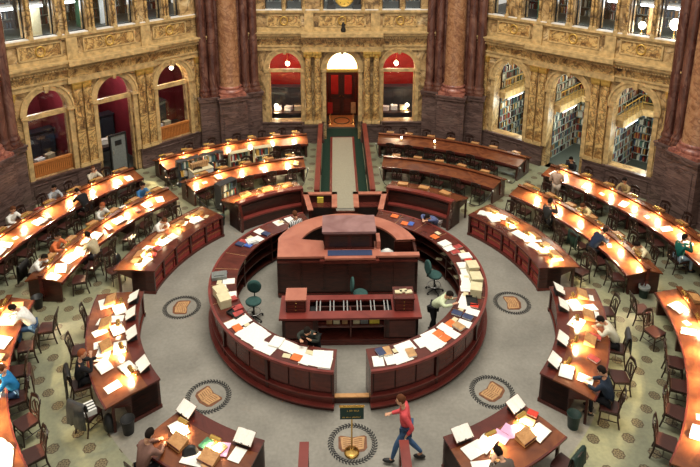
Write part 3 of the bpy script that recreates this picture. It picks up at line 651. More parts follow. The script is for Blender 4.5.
for sg, lb in ((-1, 'left'), (1, 'right')):   # seated bronze figures flanking the clock, seen only from the knees down
    mb = MB(); mb.T = T @ Matrix.Translation((sg * .62 + .1, .1, 6.15)); mb.box((0, .1, .12), (.42, .4, .24))
    mb.tube([(0, .05, .2), (sg * .08, -.1, .5), (0, 0, .9)], [.14, .15, .09], 8); mb.tube([(-.1, -.05, .24), (-.12, -.2, .5), (0, .1, .62)], [.06, .09, .1], 8)
    single('bronze_statue', mb, M['dkgrey'], (0, 0, 0), 'dark seated bronze figure %s of the golden clock' % lb, 'statue')
mb = MB(); mb.T = T; mb.lathe([(.10, 0), (.13, .1), (.07, .22), (.1, .3), (.03, .42)], (.05, -.3, 5.26), 12)
single('bronze_emblem', mb, M['black'], (0, 0, 0), 'small dark bronze ornament on the cornice below the clock', 'ornament')

# corner piers
for az, lb in ((-67.5, 'far left edge'), (-22.5, 'left of the back wall'), (22.5, 'right of the back wall'), (67.5, 'far right edge')):
    T = Matrix.Translation(HC) @ Matrix.Rotation(-R(az), 4, 'Z')
    e = empty('marble_pier', T @ Vector((0, 14.3, 0)), label='massive corner pier with rose column on a plum pedestal, %s' % lb, cat='pier')
    mb = MB(); mb.T = T
    mb.b2(-1.42, 1.42, 14.2, 16.2, 0, 9); mb.build('core', M['maroon'], e, True)
    mb = MB(); mb.T = T
    mb.b2(-.66, .66, 13.5, 14.2, 0, 2.4); mb.b2(-1.5, 1.5, 13.9, 14.3, 0, 2.4)
    mb.b2(-.71, .71, 13.43, 14.2, 2.4, 2.52); mb.b2(-1.55, 1.55, 13.83, 14.3, 2.4, 2.52); mb.b2(-.72, .72, 13.42, 14.2, 0, .2); mb.b2(-1.56, 1.56, 13.82, 14.3, 0, .2)
    mb.b2(-.74, .74, 13.4, 14.2, 2.52, 2.6); mb.b2(-1.58, 1.58, 13.8, 14.3, 2.52, 2.6); mb.build('pedestal', M['dado'], e, True)
    mb = MB(); mb.T = T; mb.b2(-.5, .5, 13.47, 13.5, .45, 2.1); mb.build('pedestal_panel', M['dado'], e, True)
    mb = MB(); mb.T = T; mb.box((0, 14.08, 2.66), (1.24, 1.24, .12)); mb.lathe([(.6, 2.72), (.63, 2.78), (.6, 2.86), (.52, 2.9), (.53, 2.95), (.56, 2.99), (.49, 3.05)], (0, 14.08, 0), 30); mb.build('column_base', M['pinkbase'], e, True)
    mb = MB(); mb.T = T; mb.lathe([(.50, 3.05), (.465, 3.15), (.46, 5), (.44, 9)], (0, 14.08, 0), 30); mb.build('column', M['column'], e, True)
    for x in (-1.22, -.78, .78, 1.22):
        mb = MB(); mb.T = T; mb.lathe([(.22, 3.0), (.20, 3.1), (.20, 9)], (x, 14.12, 0), 18); mb.build('engaged_shaft', M['maroon'], e, True)
        mb = MB(); mb.T = T; mb.box((x, 14.12, 2.65), (.44, .5, .1)); mb.lathe([(.27, 2.7), (.28, 2.77), (.24, 2.82), (.26, 2.88), (.26, 2.93), (.22, 3.0)], (x, 14.12, 0), 18); mb.build('shaft_base', M['maroon'], e, True)
# storey heights: the levels above were set out with a shorter module, stretch them to the building's own
def lift(z): return z * (1 + .0125 * z)
seen_ = set()
for o in list(COL.objects):
    if o.type == 'CAMERA' or o.name == 'dome_light': continue
    wz = o.location.z + (o.parent.get('z0', o.parent.location.z) if o.parent else 0)
    if not o.parent: o['z0'] = o.location.z
    if o.type == 'MESH' and o.data.users == 1 and o.data.name not in seen_:
        seen_.add(o.data.name); bz = lift(wz)
        for v in o.data.vertices: v.co.z = lift(v.co.z + wz) - bz
for o in list(COL.objects):
    if o.parent is None and 'z0' in o: o.location.z = lift(o['z0']); del o['z0']

# ------------------------------------------------------------------ floor emblems, central runner, rails
def leaf(mb, c, a, l, wd, z=.004):
    d = Vector((cos(a), sin(a), 0)); n = Vector((-sin(a), cos(a), 0)); c = Vector((c[0], c[1], 0))
    ps = [c - d * l / 2, c + n * wd / 2, c + d * l / 2, c - n * wd / 2]
    mb.add([(p.x, p.y, z) for p in ps] + [(p.x, p.y, z + .003) for p in ps], [(0, 1, 2, 3), (7, 6, 5, 4), (0, 1, 5, 4), (1, 2, 6, 5), (2, 3, 7, 6), (3, 0, 4, 7)])
emb = empty('floor_emblem', (0, 0, 0))
mb = MB()
for k in range(44):
    a = 2 * pi * k / 44
    for q, rr in ((.7, .515), (-.7, .60)): leaf(mb, (rr * cos(a + q * .03), rr * sin(a + q * .03)), a + pi / 2 + q * 1.1, .11, .05)
mb.tube([(.557 * cos(2 * pi * k / 40), .557 * sin(2 * pi * k / 40), .004) for k in range(41)], .010, 4, False)
mb.build('wreath', M['black'], emb)
mb = MB(); mb.prism([(-.36, -.14), (-.28, -.24), (0, -.3), (.28, -.24), (.36, -.14), (.36, .2), (.3, .24), (0, .18), (-.3, .24), (-.36, .2)], .002, .006); mb.build('book_cover', M['brownbook'], emb)
mb = MB()
for sg in (-1, 1): mb.prism([(0, -.22), (sg * .27, -.17), (sg * .31, .18), (sg * .15, .2), (0, .14)][::sg], .006, .010)
bk = mb.build('open_pages', M['tan'], emb)
mb = MB()
for sg in (-1, 1):
    for k in range(5): mb.box((sg * .14, -.12 + k * .06, .0108), (.2, .015, .0012), rz=sg * .14)
mb.box((0, -.04, .0108), (.012, .34, .0012)); mb.build('text_lines', M['brownbook'], emb)
for i, (az, ds) in enumerate(((180, 'behind the sign stand at the entrance'), (-135, 'lower left of the round counter'), (135, 'lower right of the round counter'), (-90, 'left of the round counter, between two desks'), (90, 'right of the round counter, between two desks'))):
    o = emb if i == 0 else dup(emb)
    tag(o, 'inlaid open book in a dark leaf wreath, %s' % ds, 'emblem', 'open book emblems in the floor'); put(o, az, 5, 0, spin=pi); o.matrix_basis = o.matrix_basis @ Matrix.Diagonal((.9, .9, 1, 1))

mb = MB(); mb.b2(-.5, .5, 6.1, 13.6, .008, .014)
ru = empty('carpet_runner', (0, 0, 0), label='long beige carpet runner with red and green borders leading to the back doorway', cat='carpet')
mb.build('beige_field', M['carpet'], ru)
mb = MB()
for sg in (-1, 1): mb.b2(sg * .55 - .05, sg * .55 + .05, 6.1, 13.6, .008, .013)
mb.b2(-.6, .6, 13.6, 13.68, .008, .013); mb.build('red_edge', M['railred'], ru)
mb = MB(); mb.b2(-.98, .98, 6.1, 14.9, .001, .008); mb.build('green_border', M['carpetgreen'], ru)
for sg, lb in ((-1, 'left'), (1, 'right')):
    e = empty('aisle_rail', (sg * 1.08, 9.2, 0), label='long low red wooden partition along the %s of the runner' % lb, cat='partition')
    mb = MB(); mb.b2(sg * 1.08 - .07, sg * 1.08 + .07, 5.7, 13.0, 0, .98); mb.build('panel', M['mahog'], e, True)
    mb = MB(); mb.b2(sg * 1.08 - .105, sg * 1.08 + .105, 5.65, 12.9, .98, 1.04); mb.build('cap_rail', M['railred'], e, True)
    for y in (5.75, 9.3, 12.95): mb = MB(); mb.b2(sg * 1.08 - .1, sg * 1.08 + .1, y - .1, y + .1, 0, .98); mb.build('post', M['mahogtop'], e, True)
    # little booths at the head of the runner, U-shaped with a red top
    e = empty('gate_booth', (sg * .95, 4.9, 0), label='small U-shaped booth with a red top, %s of the gate behind the round counter' % lb, cat='booth')
    P = [(.40, 4.35), (.40, 5.35), (1.50, 5.35), (1.28, 4.15)]
    if sg < 0: P = [(-x, y) for x, y in P]
    mb = MB(); mt = MB()
    for a, b in zip(P, P[1:]):
        a, b = Vector(a), Vector(b); L_ = (b - a).length; c = (a + b) / 2; an = math.atan2(b.y - a.y, b.x - a.x)
        mb.box((c.x, c.y, .5), (L_ + .1, .12, 1.0), an); mt.box((c.x, c.y, 1.02), (L_ + .2, .2, .05), an)
    mb.build('side_panels', M['mahog'], e, True); mt.build('top_rail', M['redtop'], e, True)
    mb = MB(); mb.b2(sg * .95 - .42, sg * .95 + .42, 4.9, 5.28, .66, .70); mb.build('inner_shelf', M['mahogtop'], e, True)
    if sg < 0: mb = MB(); mb.b2(-1.05, -.82, 5.2, 5.27, .71, .93); mb.build('notice', M['yellow'], e, True)
    # entrance rails toward the photographer
    az = 180 - sg * 10.4; e = empty('entrance_rail', pol(az, 7), label='red-capped wooden entrance partition %s of the sign stand' % lb, cat='partition')
    T = Matrix.Rotation(-R(180), 4, 'Z')
    mb = MB(); mb.b2(sg * 1.04 - .08, sg * 1.04 + .08, -9.5, -5.95, 0, .94); mb.build('panel', M['mahogtop'], e, True)
    mb = MB(); mb.b2(sg * 1.04 - .10, sg * 1.04 + .10, -9.5, -5.90, .94, 1.0); mb.build('cap_rail', M['railred'], e, True)
    mb = MB(); mb.b2(sg * 1.04 - .095, sg * 1.04 + .095, -6.1, -5.92, 0, .94); mb.build('newel_post', M['mahogtop'], e, True)
mb = MB(); mb.b2(-.38, .38, 5.55, 5.62, 0, .9); mb.b2(-.38, .38, 5.52, 5.65, .9, .94)
single('low_gate', MB().b2(-.36, .36, -.03, .03, .04, .82), M['mahogtop'], (0, 4.35, 0), 'low wooden gate between the two small booths', 'gate')

# sign stand in the entrance
e = empty('sign_stand', (-.03, -5.25, 0), label='brass sign stand with a dark green sign over the wreath emblem at the entrance', cat='sign')
mb = MB(); mb.lathe([(.17, .012), (.17, .03), (.13, .05), (.05, .08), (.03, .1)], n=24); mb.build('base', M['brass'], e)
mb = MB(); mb.tube([(0, 0, .1), (0, 0, 1.0)], .018, 10); mb.build('pole', M['brass'], e)
mb = MB(); mb.T = Matrix.Translation((0, 0, 1.08)) @ Matrix.Rotation(-.25, 4, 'X'); mb.box((0, 0, 0), (.52, .03, .26)); sb_ = mb.build('sign_board', M['greenplastic'], e)
mb = MB(); mb.T = Matrix.Translation((0, 0, 1.08)) @ Matrix.Rotation(-.25, 4, 'X'); mb.box((0, 0, .145), (.55, .05, .03)); mb.build('top_bar', M['brass'], e)
mb = MB(); mb.T = Matrix.Translation((0, 0, 1.08)) @ Matrix.Rotation(-.25, 4, 'X')
rs = random.Random(3)
for z, x0, x1, h in ((.055, -.1, .16, .035), (-.085, -.2, .18, .026)):     # two worn lines of lettering, unreadable in the photograph
    x = x0
    while x < x1:
        mb.box((x, -.016, z), (.006, .003, h)); mb.box((x + .008, -.016, z + rs.choice((-.4, 0, .4)) * h), (.014, .003, .006))
        if rs.random() < .5: mb.box((x + .014, -.016, z), (.005, .003, h * .7))
        x += .028 + (.02 if rs.random() < .2 else 0)
g = mb.build('lettering', M['gold'], sb_)

# ------------------------------------------------------------------ round issue counter
def counter(sg, a0, a1, lb):
    e = empty('issue_counter', pol((a0 + a1) / 2, 3.6), label='%s half of the round mahogany issue counter covered with papers' % lb, cat='counter')
    def B(nm, mat, *rs_):
        mb = MB()
        for r0, r1, z0, z1, x0, x1 in rs_: mb.rect(r0, r1, z0, z1, x0, x1)
        return mb.build(nm, M[mat], e, True)
    B('body', 'mahog', (3.84, 3.94, .1, 1.05, a0, a1))
    B('counter_top', 'mahogtop', (3.28, 4.04, 1.05, 1.10, a0, a1))
    B('edge_moulding', 'railred', (4.01, 4.08, 1.04, 1.108, a0, a1))
    B('plinth', 'mahog', (3.84, 4.08, 0, .10, a0, a1)); B('plinth_moulding', 'railred', (3.92, 4.12, .10, .14, a0, a1))
    B('lower_moulding', 'railred', (3.92, 4.04, .33, .37, a0, a1)); B('lower_step', 'mahogtop', (3.92, 4.01, .14, .33, a0, a1))
    n = 6; st = (a1 - a0) / n
    for k in range(n):
        x0, x1 = a0 + st * k, a0 + st * (k + 1)
        B('post', 'mahog', (3.92, 4.02, .14, 1.05, x0 - .5 * (k > 0), x0 + .6))
        for j in range(3):
            y0 = x0 + 1.2 + (st - 1.8) / 3 * j; y1 = y0 + (st - 1.8) / 3 - .6
            B('raised_panel', 'mahogtop', (3.92, 3.97, .44, .98, y0, y1))
        if k:
            B('top_seam', 'tan', (3.3, 4.01, 1.1005, 1.103, x0 - .08, x0 + .08))
        B('top_seam', 'tan', (3.3, 4.01, 1.1005, 1.103, x0 + st / 2 - .08, x0 + st / 2 + .08))
    for z in (.05, .4, .72): B('inner_shelf', 'mahog', (3.4, 3.84, z, z + .03, a0, a1))
    for k in range(n + 1):
        x = a0 + st * k; x = max(a0 + .5, min(a1 - .5, x)) if a0 < a1 else max(a1 + .5, min(a0 - .5, x))
        B('upright', 'mahog', (3.38, 3.84, .02, 1.05, x - .3, x + .3))
    for x, d in ((a0, .7), (a1, -.7)): B('end_panel', 'mahogtop', (3.32, 4.02, 0, 1.05, x, x + d))
    return e
counter(-1, -174, -22, 'left'); counter(1, 17, 173.5, 'right')
e = empty('threshold_rail', (0, -3.78, 0), label='low golden oak rail on a dark kick board between the counter ends', cat='rail')
MB().b2(-.43, .43, -.04, .04, 0, .17).build('kick_board', M['mahog'], e); MB().b2(-.43, .43, -.06, .06, .17, .20).build('cap', M['oak'], e)

# ------------------------------------------------------------------ superintendent's desk in the middle
e = empty('central_desk', (0, 1.2, 0), label='large mahogany central desk with curved red top in the middle of the hall', cat='desk')
mb = MB(); mb.b2(-2.12, 2.12, .45, .52, 0, 1.36); mb.build('front_panel', M['mahog'], e, True)
for k in range(6):
    x = -2.06 + k * .695; mb = MB(); mb.b2(x, x + .62, .42, .45, .2, 1.2); mb.build('raised_panel', M['mahog'], e, True)
mb = MB(); mb.b2(-2.13, 2.13, .40, .45, 0, .12); mb.b2(-2.13, 2.13, .39, .45, 1.20, 1.26); mb.b2(-.85, .95, .28, .45, 1.24, 1.33); mb.build('front_moulding', M['mahogtop'], e, True)
mb = MB()
for sg in (-1, 1): mb.b2(sg * 2.11 - .04, sg * 2.11 + .04, .45, 1.3, 0, 1.36)
mb.rect(2.12, 2.18, 0, 1.36, -76, 76, 40, (-.02, .78)); mb.build('curved_wall', M['mahog'], e, True)
mb = MB(); n = 40; co, ci = (-.03, .78), (.05, .92)
P = [(co[0] + 2.27 * sin(R(-72 + 148 * k / n)), co[1] + 2.27 * cos(R(-72 + 148 * k / n))) for k in range(n + 1)]
Q = [(ci[0] + 1.57 * sin(R(-76 + 152 * k / n)), ci[1] + 1.57 * cos(R(-76 + 152 * k / n))) for k in range(n + 1)]
vs = [(x, y, z) for z in (1.36, 1.425) for a, b in zip(P, Q) for x, y in (a, b)]; o_ = 2 * (n + 1)
fs = []
for i in range(n):
    a, b, c, d = 2 * i, 2 * i + 1, 2 * i + 3, 2 * i + 2
    fs += [(a, b, c, d), (a + o_, d + o_, c + o_, b + o_), (a, d, d + o_, a + o_), (b, b + o_, c + o_, c)]
mb.add(vs, fs)
mb.prism([(-2.13, .40), (-.70, .40), (-.70, .8), (-.76, 1.30), (-1.44, 1.40), (-2.19, 1.47)], 1.3605, 1.4245)
mb.prism([(2.19, .40), (2.19, .60), (1.02, .60), (1.02, 1.25), (.84, 1.25), (.84, .40)], 1.3605, 1.4245)
mb.prism([(-.70, .28), (.84, .28), (.84, .9), (-.70, .9)], 1.3605, 1.4245)
mb.build('red_top', M['redtop'], e, True)
mb = MB(); mb.b2(-1.5, -.9, 1.32, 1.38, .1, 1.35); mb.b2(-1.3, .9, 1.9, 2.1, .55, .58); mb.b2(1.5, 2.1, 1.32, 1.38, .05, 1.35); mb.build('inner_shelf', M['mahog'], e, True)
e = empty('raised_pulpit_desk', (.05, 1.27, 1.425), label='square raised desk with a flat mauve-brown top on the central desk', cat='desk')
mb = MB(); mb.b2(-.72, .82, .82, .88, 1.427, 1.98); mb.b2(-.72, -.65, .82, 1.76, 1.427, 1.98); mb.b2(.75, .82, .82, 1.76, 1.427, 1.98); mb.build('body', M['mahog'], e, True)
mb = MB(); mb.b2(-.78, .88, .76, 1.80, 1.98, 2.04); mb.b2(-.74, .84, .79, 1.78, 1.94, 1.98); mb.build('desk_top', M['mauvetop'], e, True)
for x in (-.55, .12): mb = MB(); mb.b2(x, x + .55, .80, .82, 1.52, 1.86); mb.build('recessed_panel', M['darkwood'], e, True)
mb = MB(); mb.b2(-.72, .82, .77, .82, 1.427, 1.46); mb.build('base_moulding', M['mahogtop'], e, True)
mb = MB(); mb.b2(.90, 1.02, .8, 1.3, 0, .25); single('red_card_tray', mb, M['redtop'], (0, 0, 1.426), 'upright red wooden card tray beside the raised desk', 'tray')
mb = MB(); mb.b2(-.66, .70, -.10, .20, 0, .012); single('recess_shade', mb, M['navybook'], (0.05, .52, 1.426), 'dark blue-grey sheet painted as the shaded recess before the raised desk', 'recess_shade')  # flat navy sheet paints the shade of the open recess here

# ------------------------------------------------------------------ low distribution table in front
e = empty('distribution_table', (.03, -1.25, 0), label='low mahogany distribution table with sunk card trays before the central desk', cat='table')
mb = MB(); mb.b2(-1.84, -.9, -1.70, -1.62, 0, .82); mb.b2(1.0, 1.9, -1.70, -1.62, 0, .82); mb.b2(-1.84, -1.78, -1.7, -.8, 0, .82); mb.b2(1.84, 1.9, -1.7, -.8, 0, .82); mb.b2(-1.84, 1.9, -.86, -.8, 0, .82); mb.b2(-.9, 1.0, -1.2, -1.16, 0, .82)
mb.b2(-.92, -.86, -1.7, -1.2, 0, .82); mb.b2(.96, 1.02, -1.7, -1.2, 0, .82); mb.build('body', M['mahog'], e, True)
mb = MB(); mb.b2(-1.9, 1.96, -1.76, -1.60, 0, .10); mb.b2(-1.9, 1.96, -1.74, -1.6, .10, .16); mb.build('plinth', M['mahogtop'], e, True)
mb = MB(); mb.b2(-1.92, 1.98, -1.78, -1.46, .82, .88); mb.b2(-1.92, 1.98, -.96, -.74, .82, .88); mb.b2(-1.92, -1.1, -1.46, -.96, .82, .88); mb.b2(1.2, 1.98, -1.46, -.96, .82, .88); mb.build('table_top', M['railred'], e, True)
mb = MB(); mb.b2(-.9, .98, -1.68, -1.2, .50, .53); mb.b2(-.9, .98, -1.68, -1.2, .14, .17); mb.b2(.02, .06, -1.68, -1.2, .14, .82); mb.build('open_shelf', M['mahogtop'], e, True)
mb = MB(); mb.b2(-1.1, 1.2, -1.46, -.96, .66, .68); mb.build('tray_bottom', M['black'], e, True)
for k in range(6):
    for d in (0, .1): x = -.92 + k * .38 + d; mb = MB(); mb.b2(x, x + .03, -1.46, -.96, .80, .86); mb.build('metal_divider', M['steel'], e, True)
for x0, x1 in ((-1.8, -.95), (1.05, 1.86)):
    mb = MB(); mb.b2(x0 + .05, x1 - .05, -1.73, -1.70, .22, .74); mb.build('raised_panel', M['mahogtop'], e, True)
for i, (x, wd, mat, lb) in enumerate(((-.55, .1, 'tan', 'tan'), (-.35, .12, 'cream', 'cream'), (-.12, .1, 'tan', 'brown'), (.2, .12, 'cream', 'pale'), (.42, .14, 'grey', 'grey'), (.7, .18, 'yellow', 'yellow'))):
    mb = MB(); mb.box((0, 0, .045), (wd * 1.5, .22, .09)); mb.box((0, -.11, .045), (wd * 1.2, .01, .06))
    single('file_bundle', mb, M[mat], (x, -1.45, .53), '%s bundle on the open shelf of the distribution table, %s from the left' % (lb, ORD[i]), 'bundle')
for sg, x, lb in ((-1, -1.47, 'left'), (1, 1.52, 'right')):
    e = empty('card_cabinet', (x, -1.24, .88), label='small %s cabinet on the %s end of the distribution table' % ('red-topped' if sg < 0 else 'paper-strewn', lb), cat='cabinet')
    mb = MB(); mb.b2(-.27, .27, -.26, .26, 0, .36); mb.build('body', M['mahog'], e)
    mb = MB(); mb.b2(-.29, .29, -.28, .28, .36, .40); mb.build('cabinet_top', M['redtop' if sg < 0 else 'mahogtop'], e)
    for k in range(3): mb = MB(); mb.b2(-.24, .24, -.275, -.26, .03 + k * .11, .12 + k * .11); d = mb.build('drawer', M['mahogtop'], e); mb = MB(); mb.lathe([(.012, 0), (.016, .012), (.004, .018)], (0, -.285, .075 + k * .11), 8); mb.build('knob', M['brass'], d)
    if sg > 0:
        for k in range(3): mb = MB(); mb.box((0, 0, .02), (.2, .13, .04)); single('card_stack', mb, M['cream'], (x - .14 + .14 * k, -1.24 + .05 * (k % 2), 1.282), 'stack of cream cards on the right card cabinet, %s from the left' % ORD[k], 'paper', rz=.1 * k)

# ------------------------------------------------------------------ reading desks
PRO = {}
def row(key, label, az0, az1, seats, kind, side_first=1, lit=True, off=0.0):
    """kind 2/3: double-sided rows; seats: azimuths of near-side lamps"""
    rn, rd, rf = ((8.62, 9.22, 9.75) if kind == 2 else (11.2, 11.9, 12.5)); rn += off; rd += off; rf += off
    e = empty('reading_desk', pol((az0 + az1) / 2, rd), label=label, cat='desk')
    def B(nm, mat, prof, a=az0, b=az1): mb = MB(); mb.sweep(prof, a, b); return mb.build(nm, M[mat], e, True)
    B('near_desktop', 'desk', [(rn, .66), (rd, .80), (rd, .84), (rn, .70)])
    B('far_desktop', 'desk', [(rd + .1, .80), (rf, .69), (rf, .73), (rd + .1, .84)])
    B('divider', 'mahogtop', [(rd, .2), (rd + .1, .2), (rd + .1, .90), (rd, .90)])
    B('divider_ledge', 'desk', [(rd - .03, .90), (rd + .13, .90), (rd + .13, .925), (rd - .03, .925)])
    B('near_edge', 'mahogtop', [(rn - .02, .62), (rn + .02, .62), (rn + .02, .708), (rn - .02, .708)])
    sg = 1 if az1 > az0 else -1
    n = max(2, round(abs(az1 - az0) * rd / 57.3 / 1.9))
    for k in range(n + 1):
        a = az0 + (az1 - az0) * k / n; a = az0 + sg * .5 if k == 0 else (az1 - sg * .5 if k == n else a)
        mb = MB(); mb.sweep([(rn + .08, 0), (rf - .08, 0), (rf - .08, .69), (rd + .1, .79), (rd, .79), (rn + .08, .66)], a - .25, a + .25, 2); mb.build('end_panel' if k in (0, n) else 'support', M['mahog'], e, True)
    return (rn, rd, rf)
def inner_desk(key, label, az0, az1, shelf_front, ledge=False):
    e = empty('reading_desk', pol((az0 + az1) / 2, 6.3), label=label, cat='desk')
    def B(nm, mat, prof, a=az0, b=az1): mb = MB(); mb.sweep(prof, a, b); return mb.build(nm, M[mat], e, True)
    sg = 1 if az1 > az0 else -1
    if not ledge:
        if shelf_front:
            B('case_back', 'mahog', [(6.28, 0), (6.7, 0), (6.7, .76), (6.28, .76)]); B('plinth', 'mahogtop', [(6.0, 0), (6.28, 0), (6.28, .09), (6.0, .09)])
            B('shelf', 'mahogtop', [(6.04, .405), (6.28, .405), (6.28, .43), (6.04, .43)]); n = 5
            for k in range(n + 1):
                a = az0 + (az1 - az0) * k / n; a = az0 + sg * .35 if k == 0 else (az1 - sg * .35 if k == n else a)
                B('upright', 'mahogtop', [(6.02, .08), (6.28, .08), (6.28, .77), (6.02, .77)], a - .3, a + .3)
        else:
            B('case', 'mahog', [(6.06, 0), (6.7, 0), (6.7, .77), (6.06, .77)]); B('plinth', 'mahogtop', [(6.0, 0), (6.06, 0), (6.06, .1), (6.0, .1)]); n = 4
            for k in range(n): B('raised_panel', 'mahogtop', [(6.03, .18), (6.06, .18), (6.06, .7), (6.03, .7)], az0 + (az1 - az0) * (k + .04) / n, az0 + (az1 - az0) * (k + .96) / n)
        B('top_ledge', 'mahogtop', [(5.97, .77), (6.3, .77), (6.3, .815), (5.97, .815)])
        B('desktop', 'desk', [(6.3, .77), (7.28, .735), (7.28, .765), (6.7, .81), (6.3, .81)])
        B('desk_edge', 'mahogtop', [(7.27, .72), (7.31, .72), (7.31, .77), (7.27, .77)])
        for a in (az0, az1):
            d = .8 if a == min(az0, az1) else -.8
            B('end_panel', 'mahog', [(6.0, 0), (6.72, 0), (6.72, .77), (6.0, .77)], a, a + d)
            B('end_moulding', 'mahogtop', [(5.98, 0), (6.74, 0), (6.74, .09), (5.98, .09)], a - .15 * d, a + d)
            B('bracket', 'mahog', [(6.72, .5), (7.1, .66), (7.1, .74), (6.72, .76)], a, a + d)
            B('leg', 'mahog', [(7.1, 0), (7.16, 0), (7.16, .74), (7.1, .74)], a, a + d * .6)
        return e
    if 1:
        B('case', 'mahog', [(6.0, 0), (6.5, 0), (6.5, .9), (6.0, .98)]); B('plinth', 'mahogtop', [(5.92, 0), (6.0, 0), (6.0, .14), (5.92, .14)])
        n = 4 if not ledge else 1
        for k in range(n):
            a = az0 + (az1 - az0) * (k + .04) / n; b = az0 + (az1 - az0) * (k + .96) / n
            B('raised_panel', 'mahogtop' if not ledge else 'mahog', [(5.96, .3), (6.0, .3), (6.0, .9), (5.96, .9)], a, b)
    B('top_ledge', 'mahogtop', [(5.88, 1.0), (6.16, 1.0), (6.16, 1.05), (5.88, 1.05)])
    B('desktop', 'desk', [(6.16, .95), (7.1, .76), (7.1, .80), (6.16, 1.03)])
    B('desk_edge', 'mahogtop', [(7.09, .74), (7.13, .74), (7.13, .81), (7.09, .81)])
    for a in (az0, az1):
        d = .8 if a == min(az0, az1) else -.8
        B('end_panel', 'mahog', [(5.93, 0), (6.52, 0), (6.52, .93), (6.16, 1.0), (5.93, 1.0)], a, a + d)
        mb = MB(); mb.sweep([(6.52, .6), (7.0, .68), (7.0, .76), (6.52, .86)], a, a + d, 2); mb.build('bracket', M['mahog'], e, True)
        mb = MB(); mb.sweep([(6.97, 0), (7.03, 0), (7.03, .76), (6.97, .76)], a, a + d * .6, 2); mb.build('leg', M['mahog'], e, True)
    if ledge:
        B('seat_ledge', 'railred', [(5.76, .42), (6.0, .42), (6.0, .48), (5.76, .48)]); B('ledge_front', 'mahog', [(5.82, 0), (6.0, 0), (6.0, .42), (5.82, .42)])
        B('back_cap', 'railred', [(5.86, 1.05), (6.1, 1.05), (6.1, 1.12), (5.86, 1.12)])
        for a in (az0, az1):
            d = .9 if a == min(az0, az1) else -.9; B('arm_end', 'mahogtop', [(5.72, 0), (6.0, 0), (6.0, 1.1), (5.86, 1.1), (5.72, .6)], a, a + d)
    return e
ROWS = {}
def defrow(key, name, kind, az0, az1, pool0, step, n, lit, off=0): ROWS[key] = dict(name=name, kind=kind, az0=az0, az1=az1, pools=[pool0 + step * k for k in range(n)], lit=lit, off=off, step=step)
defrow('L3', 'outer left desk row', 3, -47.5, -88, -51.8, -5.05, 7, True); defrow('R3', 'outer right desk row', 3, 47.5, 88, 51.0, 5.15, 7, True)
defrow('L2', 'middle left desk row', 2, -48, -88, -53.8, -6.3, 6, True); defrow('R2', 'middle right desk row', 2, 48, 88, 53.6, 6.35, 6, True)
defrow('BL3', 'far back left desk row', 3, -8.3, -42, -11.2, -5.05, 7, True); defrow('BR3', 'far back right desk row', 3, 8.3, 42, 11.4, 5.05, 6, False)
defrow('BL2', 'near back left desk row', 2, -10.9, -43.3, -15.2, -6.3, 5, True); defrow('BR2', 'near back right desk row', 2, 10.9, 43.3, 15.2, 6.0, 5, False)
defrow('NL2', 'left picture edge desk row', 2, -93.5, -134, -97.5, -6.2, 6, True, .45); defrow('NR2', 'right picture edge desk row', 2, 93.5, 134, 97.5, 6.2, 6, True, .45)
look = {'L3': 'long orange-lit curved double reading desk nearest the left wall', 'R3': 'long orange-lit curved double reading desk nearest the right wall',
        'L2': 'long orange-lit curved double reading desk in the middle of the left side', 'R2': 'long orange-lit curved double reading desk in the middle of the right side',
        'BL3': 'lit curved reading desk along the back wall left of the runner', 'BR3': 'unlit dark red curved reading desk along the back wall right of the runner',
        'BL2': 'lit curved reading desk, second row back left of the runner', 'BR2': 'unlit dark red curved reading desk, second row back right of the runner',
        'NL2': 'bright paper-covered curved reading desk cut by the left picture edge', 'NR2': 'bright curved reading desk cut by the lower right picture edge'}
for k, d in ROWS.items(): d['r'] = row(k, look[k], d['az0'], d['az1'], d['pools'], d['kind'], off=d['off'])
INN = {'L1': ('inner left desk', -47.3, -83.6, [-54.5, -62, -69.5, -77, -82], True), 'R1': ('inner right desk', 48, 84.5, [54.5, 62, 69.5, 76.5, 82], True),
       'NL1': ('nearer inner left desk', -93.3, -130, [-100, -108.5, -117, -125.5], False), 'NR1': ('nearer inner right desk', 93.5, 130, [100, 109, 117, 125], False),
       'BNL': ('bottom left desk', -141, -161.5, [-145.5, -153.5], False), 'BNR': ('bottom right desk', 141, 161.3, [145.5, 153.5], False),
       'BB1': ('back left bench desk', -15.8, -41.5, [-23.5, -31, -38], False), 'BB2': ('back right bench desk', 15.8, 41.5, [], False)}
ILOOK = {'L1': 'curved reading desk left of the counter with red books shelved in its front', 'R1': 'curved reading desk right of the counter with red books shelved in its front',
         'NL1': 'curved reading desk at lower left, crowded with bright papers and open books', 'NR1': 'curved reading desk at lower right, crowded with open books on stands',
         'BNL': 'curved reading desk at the bottom edge, left of the entrance', 'BNR': 'curved reading desk at the bottom edge, right of the entrance',
         'BB1': 'curved mahogany bench-fronted desk behind the counter, left, with a lit top', 'BB2': 'curved mahogany bench-fronted desk behind the counter, right, unlit'}
for k, (nm, a0, a1, pools, sh) in INN.items(): inner_desk(k, ILOOK[k], a0, a1, sh, ledge=k in ('BB1', 'BB2'))

